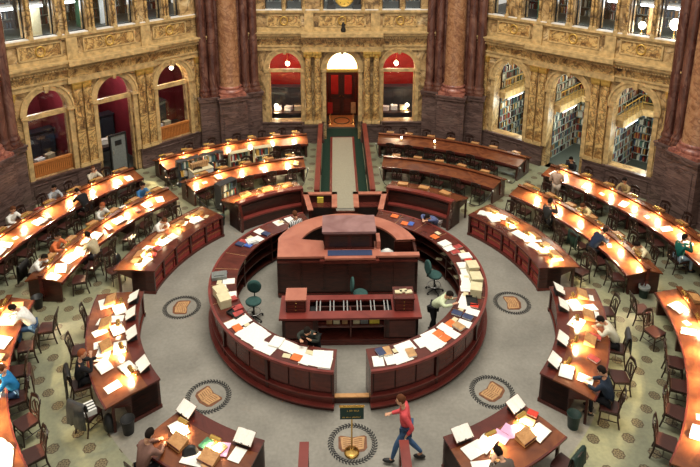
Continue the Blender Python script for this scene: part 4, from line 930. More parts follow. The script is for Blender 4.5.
# lamps: small brass hooded reading lights, each with its bulb and its own light
def lamp_proto():
    e = empty('reading_lamp'); mb = MB(); mb.tube([(0, 0, 0), (0, 0, .16), (0, -.06, .21)], .012, 6); mb.lathe([(.045, -.01), (.045, .012), (.014, .03)], n=12); mb.build('stem', M['brass'], e)
    mb = MB(); n = 8; vs = []
    for i in range(n + 1):
        a = pi * i / n
        for x in (-.13, .13): vs.append((x, -.10 + .055 * cos(a), .20 + .055 * sin(a)))
    mb.add(vs, [(2 * i, 2 * i + 1, 2 * i + 3, 2 * i + 2) for i in range(n)] + [tuple(range(0, 2 * n + 2, 2)), tuple(range(1, 2 * n + 2, 2))]); mb.build('lamp_shade', M['brass'], e)
    mb = MB(); mb.tube([(-.10, -.10, .195), (.10, -.10, .195)], .016, 8); mb.build('bulb', M['lampglow'], e); return e
LP = lamp_proto(); lamp_used = [False]
spot_l = bpy.data.lights.new('reading_light', 'SPOT'); spot_l.energy = 135; spot_l.color = (1, .76, .42); spot_l.spot_size = R(140); spot_l.spot_blend = .9; spot_l.shadow_soft_size = .04
def lamp(az, r, z, label, lit=True, face=0, power=None, group=None):
    o = LP if not lamp_used[0] else dup(LP); lamp_used[0] = True; tag(o, label, 'lamp', group)
    put(o, az, r, z, spin=face)
    if lit:
        l = bpy.data.objects.new('reading_light', spot_l); COL.objects.link(l)
        l.matrix_basis = o.matrix_basis @ Matrix.Translation((0, -.115, .175)) @ Matrix.Rotation(R(-22), 4, 'X')
    else:
        pass
    return o
unlit_bulb = None
for k, d in ROWS.items():
    rn, rd, rf = d['r']
    if not d['lit']: continue
    for i, a in enumerate(d['pools']): lamp(a, rd + .02, .927, 'small brass reading lamp on the %s, %s from far end' % (d['name'], ORD[i]), True)
for k, (nm, a0, a1, pools, sh) in INN.items():
    for i, a in enumerate(pools): lamp(a, *((6.10, 1.052) if k[:2] == 'BB' else (6.38, .814)), 'small brass reading lamp on the %s, %s from far end' % (nm, ORD[i]), True, face=pi)

# ------------------------------------------------------------------ chairs
def chair_proto():
    e = empty('wooden_chair')
    mb = MB(); mb.prism([(-.20, -.19), (.20, -.19), (.235, .21), (.12, .235), (-.12, .235), (-.235, .21)], .42, .45)
    mb.build('seat', M['seat'], e, bevel=.008)
    mb = MB(); mb.b2(-.20, .20, -.19, -.165, .37, .42); mb.b2(-.21, .21, .19, .215, .37, .42)
    for sg in (-1, 1): mb.b2(sg * .20 - .012, sg * .20 + .012, -.18, .2, .37, .42)
    mb.build('apron', M['darkwood'], e)
    for sg in (-1, 1):
        mb = MB(); mb.tube([(sg * .20, .19, .43), (sg * .215, .215, 0)], [.024, .018], 6); mb.build('leg', M['darkwood'], e)
        mb = MB(); mb.tube([(sg * .185, -.245, 0), (sg * .185, -.19, .25), (sg * .185, -.18, .45), (sg * .19, -.22, .70), (sg * .185, -.28, .92)], [.02, .022, .024, .02, .017], 6); mb.build('leg', M['darkwood'], e)
        mb = MB(); mb.tube([(sg * .205, .205, .18), (sg * .187, -.215, .18)], .012, 5); mb.build('stretcher', M['darkwood'], e)
    mb = MB(); mb.tube([(-.20, .20, .26), (.20, .20, .26)], .011, 5); mb.build('stretcher', M['darkwood'], e)
    mb = MB(); mb.tube([(-.2, 0, .18), (.2, 0, .18)], .011, 5); mb.build('stretcher', M['darkwood'], e)
    mb = MB(); n = 8
    pts = [(-.20 + .40 * i / n, -.265 - .03 * (1 - (2 * i / n - 1) ** 2), .86 + .05 * (1 - (2 * i / n - 1) ** 2)) for i in range(n + 1)]
    for a, b in zip(pts, pts[1:]):
        mb.add([(x, y + d, z + h) for (x, y, z), hh in ((a, 0), (b, 0)) for d in (-.012, .012) for h in (-.055, .045)], [(0, 1, 5, 4), (2, 6, 7, 3), (0, 4, 6, 2), (1, 3, 7, 5), (0, 2, 3, 1), (4, 5, 7, 6)])
    mb.build('top_rail', M['darkwood'], e)
    mb = MB()
    mb.box((0, -.235, .66), (.075, .018, .36)); mb.box((0, -.2, .5), (.36, .02, .05))
    for sg in (-1, 1): mb.tube([(sg * .035, -.21, .5), (sg * .13, -.225, .62), (sg * .13, -.24, .72), (sg * .04, -.262, .82)], .014, 5)
    mb.build('backrest', M['darkwood'], e)
    return e
CH = chair_proto(); chair_used = [False]
def chair(az, r, spin, label, group=None):
    o = CH if not chair_used[0] else dup(CH); chair_used[0] = True
    return put(tag(o, label, 'chair', group), az, r, 0, spin)
def J(a): return rnd.uniform(-a, a)
FARN = {'L3': 7, 'R3': 7, 'L2': 6, 'R2': 6, 'BL3': 6, 'BR3': 6, 'BL2': 5, 'BR2': 5, 'NL2': 2, 'NR2': 1}
for k, d in ROWS.items():
    rn, rd, rf = d['r']; sg = 1 if d['step'] > 0 else -1
    for i, a in enumerate(d['pools']):
        spin, rr, aa = J(.12), rn - .22 + J(.06), a + J(.5)
        if k == 'L2' and i == 2: rr -= .15; spin = .25
        if k == 'L2' and i == 5: aa, rr, spin = -84.0, 8.35, .35
        if k == 'NR2' and i == 1: aa, rr, spin = 102.8, 8.6, -.9
        if k == 'NR2' and i == 0: aa, rr, spin = 96.4, 8.5, .1
        if k == 'NL2' and i == 0: aa, rr, spin = -99.5, 8.45, 0
        if k == 'NL2' and i == 4: rr, spin = 8.75, .35
        if k == 'NR2' and i == 4: aa, rr, spin = 122, 8.85, -.1
        if k in ('NL2', 'NR2') and i == 5: rr = 8.8
        chair(aa, rr, spin, 'dark wooden chair, hall side of the %s, %s from far end' % (d['name'], ORD[i]), 'chairs on the hall side of the ' + d['name'])
    for i in range(FARN[k]):
        a = d['pools'][0] - sg * 3.2 + d['step'] * i + (sg * 2 if i == 0 else 0)
        if k in ('NL2', 'NR2'): a = d['pools'][0] - sg * 1.5 + d['step'] * i
        chair(a + J(.6), rf + .12 + J(.04), pi + J(.12), 'dark wooden chair, wall side of the %s, %s from far end' % (d['name'], ORD[i]), 'chairs on the wall side of the ' + d['name'])
for k, lst in {'L1': [(-53.5, 7.48, 0), (-63.3, 7.45, 0), (-69.5, 7.5, .3), (-79.5, 7.55, -.5)], 'R1': [(52.5, 7.58, 0), (61.7, 7.5, -.3), (70.5, 7.51, 0), (82.3, 7.53, .35)],
               'NL1': [(-98.5, 7.3, .1), (-108, 7.48, -.1), (-118, 7.51, 0), (-126, 7.55, .5)], 'NR1': [(97.8, 7.5, .1), (109.7, 7.51, 0), (118, 7.6, .4), (126.5, 7.55, .2)],
               'BNL': [(-144.5, 7.51, 0), (-153.5, 7.53, 0)], 'BNR': [(143.8, 7.51, .1), (154.5, 7.51, 0)], 'BB1': [(-20, 7.3, 0), (-27.5, 7.48, .1), (-35, 7.3, 0)], 'BB2': [(21, 7.3, 0), (28.5, 7.3, -.1), (36, 7.45, 0)]}.items():
    if k in ('BB1', 'BB2'): continue
    for i, (a, r, s) in enumerate(lst):
        chair(a, r, pi + s, 'dark wooden chair drawn up to the %s, %s from far end' % (INN[k][0], ORD[i]), 'chairs at the ' + INN[k][0])
# green task chairs inside the counter
def task_proto():
    e = empty('task_chair'); mb = MB()
    for k in range(5): a = 2 * pi * k / 5; mb.tube([(0, 0, .10), (.28 * cos(a), .28 * sin(a), .07)], [.025, .016], 6)
    mb.build('star_base', M['black'], e)
    for k in range(5): a = 2 * pi * k / 5; mb = MB(); mb.T = Matrix.Translation((.28 * cos(a), .28 * sin(a), .03)) @ Matrix.Rotation(pi / 2, 4, 'X'); mb.lathe([(.028, -.02), (.03, 0), (.028, .02)], n=12); mb.build('caster', M['black'], e)
    mb = MB(); mb.tube([(0, 0, .08), (0, 0, .53)], .025, 10); mb.build('column', M['black'], e)
    mb = MB(); mb.tube([(.2 * cos(2 * pi * k / 24), .2 * sin(2 * pi * k / 24), .26) for k in range(25)], .012, 6, False)
    for k in range(3): a = 2 * pi * k / 3; mb.tube([(0, 0, .26), (.2 * cos(a), .2 * sin(a), .26)], .008, 5)
    mb.build('foot_ring', M['steel'], e)
    mb = MB(); mb.lathe([(.17, .53), (.225, .56), (.235, .60), (.21, .63), (.1, .62)], n=24, sy=.95); mb.build('seat', M['teal'], e)
    mb = MB(); mb.tube([(0, -.1, .55), (0, -.26, .6), (0, -.27, .8)], .02, 6); mb.build('back_support', M['black'], e)
    mb = MB(); mb.T = Matrix.Translation((0, -.235, .92)) @ Matrix.Rotation(pi / 2 - .12, 4, 'X'); mb.lathe([(.14, -.03), (.215, -.01), (.22, .02), (.18, .045)], n=24, sx=.95, sy=1.05); mb.build('backrest', M['teal'], e)
    return e
TC = task_proto()
for i, (az, r, s, lb) in enumerate(((-102, 2.82, 1.35, 'inside the left half of the round counter'), (70, .75, 2.6, 'between the distribution table and the central desk'), (77, 2.78, .1, 'inside the right half of the round counter'))):
    o = TC if i == 0 else dup(TC); tag(o, 'dark green swivel chair on a star base %s' % lb, 'chair', 'green swivel chairs')
    if i == 1: o.rotation_mode = 'XYZ'; o.location = (.36, -.28, 0); o.rotation_euler = (0, 0, -1.45)
    else: put(o, az, r, 0, s)

# ------------------------------------------------------------------ books, papers and other clutter
def proto_sheet(w_, h_, mat, t=.004): return lambda: MB().b2(-w_ / 2, w_ / 2, -h_ / 2, h_ / 2, 0, t).mesh('sheet', M[mat])
KIND = {}
def kind(key, name, cat, desc, mk): KIND[key] = (name, cat, desc, mk)
_cache = {}
def item(key, az, r, z, spin, tilt, label, group=None):
    name, cat, desc, mk = KIND[key]
    if key not in _cache:
        _cache[key] = mk(); o = _cache[key]
        if isinstance(o, bpy.types.Mesh): o = bpy.data.objects.new(name, o); COL.objects.link(o)
        _cache[key] = o
    else:
        o = dup(_cache[key])
    tag(o, label, cat, group); return put(o, az, r, z, spin, tilt)
kind('sheet', 'paper_sheet', 'paper', 'white sheet of paper', proto_sheet(.27, .35, 'white'))
kind('wide', 'paper_sheet', 'paper', 'wide white paper', proto_sheet(.48, .34, 'white', .006))
kind('stack', 'paper_stack', 'paper', 'stack of white papers', proto_sheet(.30, .36, 'white', .05))
kind('form', 'request_slip', 'paper', 'cream slip', proto_sheet(.2, .14, 'cream'))
kind('pink', 'paper_sheet', 'paper', 'pink paper folder', proto_sheet(.26, .34, 'pinkpaper', .006))
kind('card', 'card_folder', 'folder', 'orange card folder', proto_sheet(.26, .22, 'orange', .012))
kind('tray', 'document_tray', 'tray', 'black document tray', lambda: MB().b2(-.2, .2, -.15, .15, 0, .015).b2(-.2, -.19, -.15, .15, 0, .07).b2(.19, .2, -.15, .15, 0, .07).b2(-.2, .2, .14, .15, 0, .07).mesh('tray', M['black']))
kind('bin', 'card_box', 'box', 'cream lidded card box', lambda: MB().b2(-.19, .19, -.15, .15, 0, .22).b2(-.2, .2, -.16, .16, .20, .26).b2(-.06, .06, -.165, -.155, .08, .14).mesh('cbox', M['cream']))
def bookk(key, mat, desc, s=(.2, .27, .045)):
    def mk():
        e = empty('closed_book'); MB().b2(-s[0] / 2, s[0] / 2, -s[1] / 2, s[1] / 2, 0, .006).b2(-s[0] / 2, s[0] / 2, -s[1] / 2, s[1] / 2, s[2] - .006, s[2]).b2(-s[0] / 2, -s[0] / 2 + .008, -s[1] / 2, s[1] / 2, 0, s[2]).build('cover', M[mat], e)
        MB().b2(-s[0] / 2 + .008, s[0] / 2 - .008, -s[1] / 2 + .006, s[1] / 2 - .006, .006, s[2] - .006).build('pages', M['white'], e); return e
    kind(key, 'closed_book', 'book', desc, mk)
bookk('rb', 'redbook', 'dark red closed book'); bookk('bb', 'brownbook', 'brown closed book'); bookk('tb', 'tan', 'tan closed book', (.22, .3, .05)); bookk('nb', 'navybook', 'navy blue closed book')
bookk('blb', 'bluebook', 'bright blue closed book', (.18, .24, .03)); bookk('gb', 'greenbook', 'green closed book'); bookk('rr', 'redbright', 'bright red closed book', (.17, .22, .04)); bookk('big', 'brownbook', 'thick brown volume', (.28, .38, .09))
def mk_open():
    e = empty('open_book'); MB().b2(-.24, .24, -.165, .165, 0, .008).build('cover', M['brownbook'], e)
    mb = MB(); n = 6
    for sg in (-1, 1):
        pr = [(sg * .228 * i / n, .012 + .035 * sin(pi * min(1, .12 + i / n * .88)) ) for i in range(n + 1)]
        vs = [(x, y, z) for x, z in pr for y in (-.155, .155)] + [(x, y, .008) for x, z in pr for y in (-.155, .155)]; m_ = 2 * (n + 1)
        fs = [(2 * i, 2 * i + 1, 2 * i + 3, 2 * i + 2) for i in range(n)] + [(m_ + 2 * i, m_ + 2 * i + 2, m_ + 2 * i + 3, m_ + 2 * i + 1) for i in range(n)]
        fs += [(2 * i, 2 * i + 2, m_ + 2 * i + 2, m_ + 2 * i) for i in range(n)] + [(2 * i + 1, m_ + 2 * i + 1, m_ + 2 * i + 3, 2 * i + 3) for i in range(n)] + [(2 * n, 2 * n + 1, m_ + 2 * n + 1, m_ + 2 * n)]
        mb.add(vs, fs, False)
    mb.build('pages', M['white'], e); return e
kind('open', 'open_book', 'book', 'open book with white pages', mk_open)
def mk_rest():
    e = empty('book_rest'); MB().add([(-.23, -.17, 0), (.23, -.17, 0), (.23, .17, 0), (-.23, .17, 0), (-.23, -.17, .05), (.23, -.17, .05), (.23, .17, .15), (-.23, .17, .15)], [(0, 3, 2, 1), (4, 5, 6, 7), (0, 1, 5, 4), (1, 2, 6, 5), (2, 3, 7, 6), (3, 0, 4, 7)]).build('base', M['oak'], e)
    mb = MB(); mb.T = Matrix.Translation((0, 0, .115)) @ Matrix.Rotation(.286, 4, 'X'); mb.box((0, 0, 0), (.48, .36, .02)); mb.build('slanted_board', M['oak'], e)
    mb = MB(); mb.box((0, -.172, .085), (.48, .015, .05)); mb.build('lip', M['mahogtop'], e); return e
kind('rest', 'book_rest', 'book rest', 'sloped oak book rest', mk_rest)
def mk_stand():
    e = empty('book_stand'); mb = MB(); mb.b2(-.15, .15, -.12, .12, 0, .02); mb.b2(-.15, -.13, -.08, .1, .02, .12); mb.b2(.13, .15, -.08, .1, .02, .12); mb.build('base', M['black'], e)
    mb = MB(); mb.T = Matrix.Translation((0, 0, .14)) @ Matrix.Rotation(.5, 4, 'X'); mb.box((0, 0, 0), (.36, .27, .015)); mb.box((0, -.135, .02), (.36, .015, .04)); mb.build('tilted_board', M['black'], e); return e
kind('stand', 'book_stand', 'book stand', 'black tilted book stand', mk_stand)
counts = {}
def lab(key, where):
    c = counts.get((key, where), 0); counts[(key, where)] = c + 1
    return '%s on the %s, %s from far end' % (KIND[key][2], where, ORD[min(c, 57)])
# book rests on the wall side of each row, at the far places of the inner desks
RESTS = {'R2': [48.8 + 1.2, 55.7, 61.7, 67.6, 75.1, 81.8], 'R3': [49.3 + 5.15 * i for i in range(7)], 'BR2': [13.9 + 5.95 * i for i in range(5)], 'BR3': [10.7 + 4.75 * i for i in range(7)],
         'BL2': [-13.9 - 5.95 * i for i in range(5)], 'BL3': [-10.7 - 4.75 * i for i in range(7)], 'L3': [-49.3 - 5.15 * i for i in range(7)], 'L2': [-50 - 6.2 * i for i in range(6)], 'NR2': [96.5, 103, 109.5], 'NL2': [-95.8, -102]}
for k, az_ in RESTS.items():
    rn, rd, rf = ROWS[k]['r']
    for a in az_: item('rest', a + J(.4), rd + .34, .825, pi + J(.15), .15, lab('rest', ROWS[k]['name'])).scale = (.74, .74, .74)
IREST = {'L1': [-51.8, -59.5, -68.0, -77], 'R1': [51.8, 59.8, 69.2, 79], 'NL1': [-96.8, -105.5, -113.5], 'NR1': [97, 105, 114], 'BB1': [-20, -27, -34.8], 'BB2': [20.3, 27.7, 35.3], 'BNL': [-147, -154], 'BNR': [147.5]}
DSB = lambda r: 1.032 - (r - 6.16) * .245      # height of the bench-fronted desktops at radius r
DS = lambda r: .812 - max(0, r - 6.7) * .078     # height of the other inner desktops
for k, az_ in IREST.items():
    for a in az_: item('rest', a, *((6.66, DSB(6.66) + .004) if k[:2] == 'BB' else (6.82, .808)), J(.15) + pi, .24 if k[:2] == 'BB' else -.03, lab('rest', INN[k][0])).scale = (.82, .82, .82)
def row_z(k, r): rn, rd, rf = ROWS[k]['r']; return (.703 + (r - rn) / (rd - rn) * .14) if r < rd else (.842 - (r - rd - .1) / (rf - rd - .1) * .11)
def clutter(where, azs, pick, zf, tiltf, spin0=0):
    js = .16 if 'counter' in where else .45
    for a, r in azs:
        key = rnd.choice(pick); item(key, a, r, zf(r) + rnd.uniform(.001, .006), spin0 + J(js), tiltf(r), lab(key, where))
def grid(a0, a1, r0, r1, n, m, keep, ja=.4, jr=.04):
    for i in range(n):
        for j in range(m):
            if rnd.random() < keep: yield a0 + (a1 - a0) * (i + .5) / n + J(ja), (r0 + (r1 - r0) * (j + .5) / m + J(jr) if m > 1 else (r0 + r1) / 2 + J(jr))
for k, keep, pick in (('L3', .5, ['sheet', 'open', 'form', 'tb']), ('L2', .75, ['sheet', 'open', 'wide', 'form', 'rb']), ('R3', .45, ['sheet', 'open', 'sheet', 'form']), ('R2', .35, ['sheet', 'open', 'form']), ('BL2', .3, ['form', 'tb']),
                       ('NL2', .95, ['wide', 'sheet', 'open', 'wide', 'tb', 'big']), ('NR2', .3, ['sheet', 'open', 'form'])):
    d = ROWS[k]; rn, rd, rf = d['r']
    clutter(d['name'], grid(d['pools'][0] - .5 * d['step'], d['pools'][-1] + .5 * d['step'], rn + .3, rn + .3, len(d['pools']) * 2, 1, keep, .6), pick, lambda r, k=k: row_z(k, r) + .003, lambda r: .19)
for k in ('L2', 'L3', 'NL2'):
    d = ROWS[k]; rn, rd, rf = d['r']
    clutter(d['name'], grid(d['pools'][0], d['pools'][-1], rd + .32, rd + .32, 9, 1, .5 if k != 'NL2' else .9, .4), ['sheet', 'form', 'rb'] if k != 'NL2' else ['wide', 'open', 'big'], lambda r, k=k: row_z(k, r) + .003 + (.0 if k == 'NL2' else 0), lambda r: -.19)
for k, keep, pick in (('L1', .9, ['sheet', 'wide', 'open', 'form', 'rb', 'tb']), ('R1', .95, ['sheet', 'wide', 'open', 'sheet', 'wide', 'card', 'tb']), ('NL1', .9, ['sheet', 'open', 'wide', 'tb', 'sheet', 'open']), ('NR1', .85, ['open', 'sheet', 'wide', 'rb', 'sheet']),
                       ('BNL', .85, ['sheet', 'open', 'tb', 'open', 'gb', 'wide']), ('BNR', .85, ['open', 'sheet', 'pink', 'tb', 'wide'])):
    nm, a0, a1, _, sh = INN[k]; n = max(3, round(abs(a1 - a0) / 4.2)); inset = 2.0 * (1 if a1 > a0 else -1)
    clutter(nm, grid(a0 + inset, a1 - inset, 6.32, 7.12 if k not in ('L1', 'R1') else 6.95, n, 2, keep * .8, .4, .05), pick, lambda r: DS(r) + .006, lambda r: -.05 if r > 6.7 else 0)
for k, az_ in (('NL1', (-97.5, -104.5, -112.5, -124.5)), ('NR1', (96.3, 103.2, 117, 125.5)), ('BNL', (-143, -158)), ('BNR', (143.5, 158))):
    for i, a in enumerate(az_):
        item('stand', a, 6.16, .817, pi, 0, 'black tilted book stand on the %s, %s from far end' % (INN[k][0], ORD[i]))
        o = item('open', a, 6.16, .817, pi, 0, 'white open book propped on the %s stand of the %s' % (ORD[i], INN[k][0]))
        o.matrix_basis = Matrix.Translation(pol(a, 6.16, .817)) @ Matrix.Rotation(-R(a) + pi, 4, 'Z') @ Matrix.Translation((0, 0, .14)) @ Matrix.Rotation(.5, 4, 'X') @ Matrix.Translation((0, .0, .009)) @ Matrix.Diagonal((.92, .92, .92, 1))
for i, (k, a, key) in enumerate((('BNR', 151, 'pink'), ('BNR', 148.5, 'pink'), ('BNL', -155, 'pink'), ('BNR', 141.9, 'rr'))):
    item(key, a, 6.5, DS(6.5) + .012 + .003 * i, .3, 0, '%s lying on the %s, %s' % (KIND[key][2], INN[k][0], ('nearest the entrance', 'beside another pink folder', 'beside an open book', 'at its outer corner')[i]))
# the counter
zc = lambda r: 1.104
LC, RC = 'left round counter', 'right round counter'
no = lambda r: 0
clutter(LC, grid(-24, -40, 3.4, 3.93, 5, 2, .5, 1), ['form', 'rb', 'sheet', 'card'], zc, no)
clutter(LC, grid(-46, -66, 3.4, 3.93, 7, 2, .65, 1), ['rb', 'form', 'blb', 'sheet', 'nb', 'rr', 'form'], zc, no)
clutter(LC, grid(-88, -104, 3.42, 3.85, 3, 2, .55, 1), ['sheet', 'form', 'nb', 'sheet'], zc, no)
clutter(LC, grid(-104, -124, 3.42, 3.55, 5, 1, .8, .6), ['sheet', 'form', 'rb'], zc, no)
clutter(LC, grid(-124, -172.5, 3.4, 3.93, 13, 2, .92, .3), ['sheet', 'wide', 'sheet', 'stack', 'wide', 'form', 'sheet', 'tb', 'card'], zc, no)
clutter(RC, grid(62, 84, 3.4, 3.93, 5, 2, .6, 1), ['rb', 'blb', 'sheet', 'stack', 'form', 'rr'], zc, no)
clutter(RC, grid(84, 114, 3.42, 3.6, 8, 1, .95, .6), ['sheet', 'stack', 'wide', 'sheet', 'form'], zc, no)
clutter(RC, grid(114, 146, 3.4, 3.93, 8, 2, .9, .6), ['card', 'sheet', 'sheet', 'form', 'wide', 'rr', 'sheet', 'tb', 'nb'], zc, no)
clutter(RC, grid(146, 172.5, 3.42, 3.9, 6, 2, .68, .5), ['sheet', 'sheet', 'wide', 'tb', 'form'], zc, no)
clutter(RC, grid(24, 58, 3.4, 3.93, 5, 2, .3, 1), ['form', 'card'], zc, no)
for i, (a, r, z, lb) in enumerate(((-106.5, 3.75, 1.104, 'on the left counter, the farther one'), (-112.5, 3.72, 1.104, 'on the left counter, the nearer one'), (90, 3.72, 1.104, 'on the right counter, farthest of three'), (99, 3.75, 1.104, 'on the right counter, middle of three'), (107, 3.76, 1.104, 'on the right counter, nearest of three'))):
    item('bin', a, r, z, .2 + J(.2), 0, 'cream lidded card box %s' % lb)
item('tray', -121, 3.58, 1.108, .3, 0, 'black document tray on the left counter, in front of the card boxes')
item('tray', 113, 3.7, 1.108, .3, 0, 'black document tray on the right counter, in front of the card boxes')
item('nb', 168, 3.5, 1.112, .2, 0, 'navy book at the entrance end of the right counter')
item('blb', 38, 3.6, 1.11, .2, 0, 'bright blue notebook beside the reader leaning at the back of the right counter')
mb = MB(); mb.b2(-.18, .18, -.15, .15, 0, .09); mb.b2(-.14, .14, -.12, .1, .09, .12); single('card_scanner', mb, M['whiteplastic'], pol(-60, 3.55, 1.104), 'white desk machine on the far left counter', 'machine', rz=.5)
mb = MB(); mb.b2(-.22, .22, -.16, .16, 0, .10); mb.b2(-.15, .15, -.1, .12, .10, .13); single('desk_telephone', mb, M['grey'], pol(-92, 3.8, 1.104), 'small grey desk telephone on the outer edge of the left counter', 'telephone', rz=.2)
for i, (a, h) in enumerate(((60, .43), (64, .75), (69, .43), (73, .75), (78, .43), (82, .75), (88, .75), (93, .43))):
    o = item('form', a, 3.5, h + .005, J(1), 0, 'crumpled pale slip on a shelf inside the right counter, %s from its far end' % ORD[i])
for i, a in enumerate((-70, -84)): item('form', a, 3.5, .755, J(1), 0, 'pale slip on a shelf inside the left counter, %s one' % ('farther' if i == 0 else 'nearer'))
mb = MB(); mb.lathe([(.19, 0), (.26, .25), (.25, .7), (.2, .95), (.08, 1.05)], n=12, sx=1.1); single('white_sack', mb, M['whiteplastic'], Vector((1.28, 1.35, .006)), 'plump white sack standing inside the curve of the central desk', 'sack')

# red volumes shelved in the fronts of the two inner side desks
vol = {}
vm = MB().box((0, 0, .135), (.055, .17, .25)).mesh('volume', M['redbook'])
vt = MB().b2(-.012, .012, -.088, -.084, .17, .205).mesh('title_band', M['gold'])
for k in ('L1', 'R1'):
    nm, a0, a1, _, _ = INN[k]; sg = 1 if a1 > a0 else -1
    for lvl, z in ((0, .082), (1, .422)):
        c = 0
        for bay in range(5):
            x0 = a0 + (a1 - a0) * bay / 5 + sg * .55; x1 = a0 + (a1 - a0) * (bay + 1) / 5 - sg * .5; a = x0 + sg * .3
            while (a1 - a0) * (x1 - a) > 0:
                if rnd.random() > .08 and c < 54:
                    e = bpy.data.objects.new('bound_volume', vm); COL.objects.link(e)
                    tag(e, 'red bound volume, %s along the %s shelf in the front of the %s' % (ORD[c], ('lower', 'upper')[lvl], nm), 'book', 'red volumes in the front of the ' + nm)
                    put(e, a, 6.16, z, J(.03)); b = bpy.data.objects.new('title_band', vt); COL.objects.link(b); b.parent = e; c += 1
                a += sg * .60

# ------------------------------------------------------------------ bins, racks, trucks, ropes
def bin_(az, r, mat, lb, liner=False):
    e = empty('waste_bin', pol(az, r), label=lb, cat='bin')
    MB().lathe([(.12, .0), (.155, .38), (.165, .38), (.165, .36), (.15, .36), (.118, .03), (.01, .025)], n=20).build('body', M[mat], e)
    if liner: MB().lathe([(.168, .30), (.172, .385), (.150, .39), (.13, .2), (.05, .1)], n=20).build('liner', M['grey'], e)
bin_(132, 6.95, 'greenplastic', 'dark round waste bin beside the near end of the right inner desk')
bin_(88.6, 9.15, 'greenplastic', 'green waste bin with a pale liner at the end of the middle right row', True)
bin_(-131.5, 6.9, 'black', 'black waste bin beside the near end of the left inner desk')
bin_(-43.5, 6.75, 'greenplastic', 'dark green waste bin at the left end of the back bench')
bin_(-89.5, 9.3, 'black', 'black waste bin at the end of the middle left row')
bin_(-90, 6.9, 'black', 'black waste bin between the two inner left desks')
def rack(loc, rz, wd, h, d, rows, label, mat, where, wheels=False, back=False):
    e = empty('book_truck' if wheels else 'book_rack', loc, rz, label=label, cat='book truck' if wheels else 'rack'); zb = .1 if wheels else 0
    for sg in (-1, 1): MB().b2(sg * wd / 2 - .015, sg * wd / 2 + .015, -d / 2, d / 2, zb, h).build('side_panel', M[mat], e)
    for r in range(rows + 1): z = zb + .04 + (h - zb - .06) * r / rows; MB().b2(-wd / 2, wd / 2, -d / 2, d / 2, z - .012, z + .012).build('shelf', M[mat], e)
    if back: MB().b2(-wd / 2, wd / 2, d / 2 - .015, d / 2, zb, h).build('back_panel', M[mat], e)
    if wheels:
        for a in (-1, 1):
            for b in (-1, 1): mb = MB(); mb.T = Matrix.Translation((a * (wd / 2 - .05), b * (d / 2 - .05), .05)) @ Matrix.Rotation(pi / 2, 4, 'Y'); mb.lathe([(.048, -.015), (.05, 0), (.048, .015)], n=12); mb.build('wheel', M['black'], e)
    T = e.matrix_basis if False else Matrix.Translation(loc) @ Matrix.Rotation(rz, 4, 'Z')
    for r in range(rows):
        x = -wd / 2 + .04; c = 0; z = zb + .055 + (h - zb - .06) * r / rows
        while x < wd / 2 - .08:
            me, t = rnd.choice(bp)
            if rnd.random() < .75:
                o = bpy.data.objects.new('book', me); COL.objects.link(o); o.matrix_basis = T @ Matrix.Translation((x + t / 2, -d / 2 + .13, z))
                tag(o, 'book on the %s shelf of the %s, %s from its left' % (ORD[r], where, ORD[c]), 'book', 'books on the ' + where); c += 1
            x += t + .004
    return e
rack(pol(-38, 10.75), R(38), 1.0, 1.15, .3, 3, 'dark grey book rack before the far back left row, the left one', 'dkgrey', 'left dark rack')
rack(pol(-32.3, 10.75), R(32.3), .95, 1.15, .3, 3, 'dark grey book rack before the far back left row, the right one', 'dkgrey', 'right dark rack')
rack(pol(-26.4, 10.3), R(26.4), .85, 1.15, .3, 3, 'light oak book rack behind the near back left row, the left one', 'cream', 'left pale rack')
rack(pol(-20.2, 10.4), R(20.2), .8, 1.15, .3, 3, 'light oak book rack behind the near back left row, the right one', 'cream', 'right pale rack')
rack(pol(-36.7, 7.8), R(36.7) + .25, .8, 1.15, .38, 3, 'dark grey book truck on wheels behind the left end of the back bench', 'dkgrey', 'front book truck', True)
e = empty('display_trolley', pol(-36.3, 10.2), R(36.3), label='low white-fronted trolley with a row of brown volumes on top', cat='trolley')
MB().b2(-.45, .45, -.25, .25, .08, .8).build('body', M['whiteplastic'], e); MB().b2(-.47, .47, -.27, .27, .8, .83).build('trolley_top', M['cream'], e)
for a in (-1, 1): MB().b2(a * .4 - .03, a * .4 + .03, -.2, .2, 0, .08).build('foot', M['black'], e)
for i in range(9):
    mb = MB(); mb.box((0, 0, .12), (.07, .18, .24)); mb.box((0, -.09, .13), (.06, .01, .2))
    p_ = pol(-36.3, 10.2) + Matrix.Rotation(R(36.3), 3, 'Z') @ Vector((-.36 + .085 * i, .1, .832))
    single('brown_volume', mb, M['tan'], p_, 'brown leather volume on the white trolley, %s from the left' % ORD[i], 'book', rz=R(36.3))
def rope(p, q, label, sag=.22):
    e = empty('barrier_rope', Vector(((p[0] + q[0]) / 2, (p[1] + q[1]) / 2, 0)), label=label, cat='rope')
    p, q = Vector(p), Vector(q); pts = [p.lerp(q, t / 14) - Vector((0, 0, sag * 4 * (t / 14) * (1 - t / 14))) for t in range(15)]
    MB().tube(pts, .018, 6).build('cord', M['black'], e, True)
    for c in (p, q): MB().lathe([(.02, -.03), (.035, 0), (.02, .03)], tuple(c), 10).build('end_knob', M['whiteplastic'], e, True)
rope(pol(42.3, 6.95, .72), pol(43.9, 8.45, .7), 'dark barrier rope from the back right bench to the near row', .35)
rope(pol(43.9, 9.7, .7), pol(42.6, 11.15, .7), 'dark barrier rope between the two back right rows', .35)
rope(pol(10.4, 8.45, .72), pol(15.2, 7.0, .74), 'dark barrier rope beside the runner, from right bench to row', .35)
rope(pol(10.3, 9.8, .72), pol(8.0, 11.15, .7), 'dark barrier rope beside the runner, between the back right rows', .35)
rope(pol(-42.3, 6.95, .72), pol(-43.9, 8.45, .7), 'dark barrier rope from the back left bench to the near row', .35)
rope(pol(-10.4, 8.45, .72), pol(-15.2, 7.0, .74), 'dark barrier rope beside the runner, from left bench to row', .35)
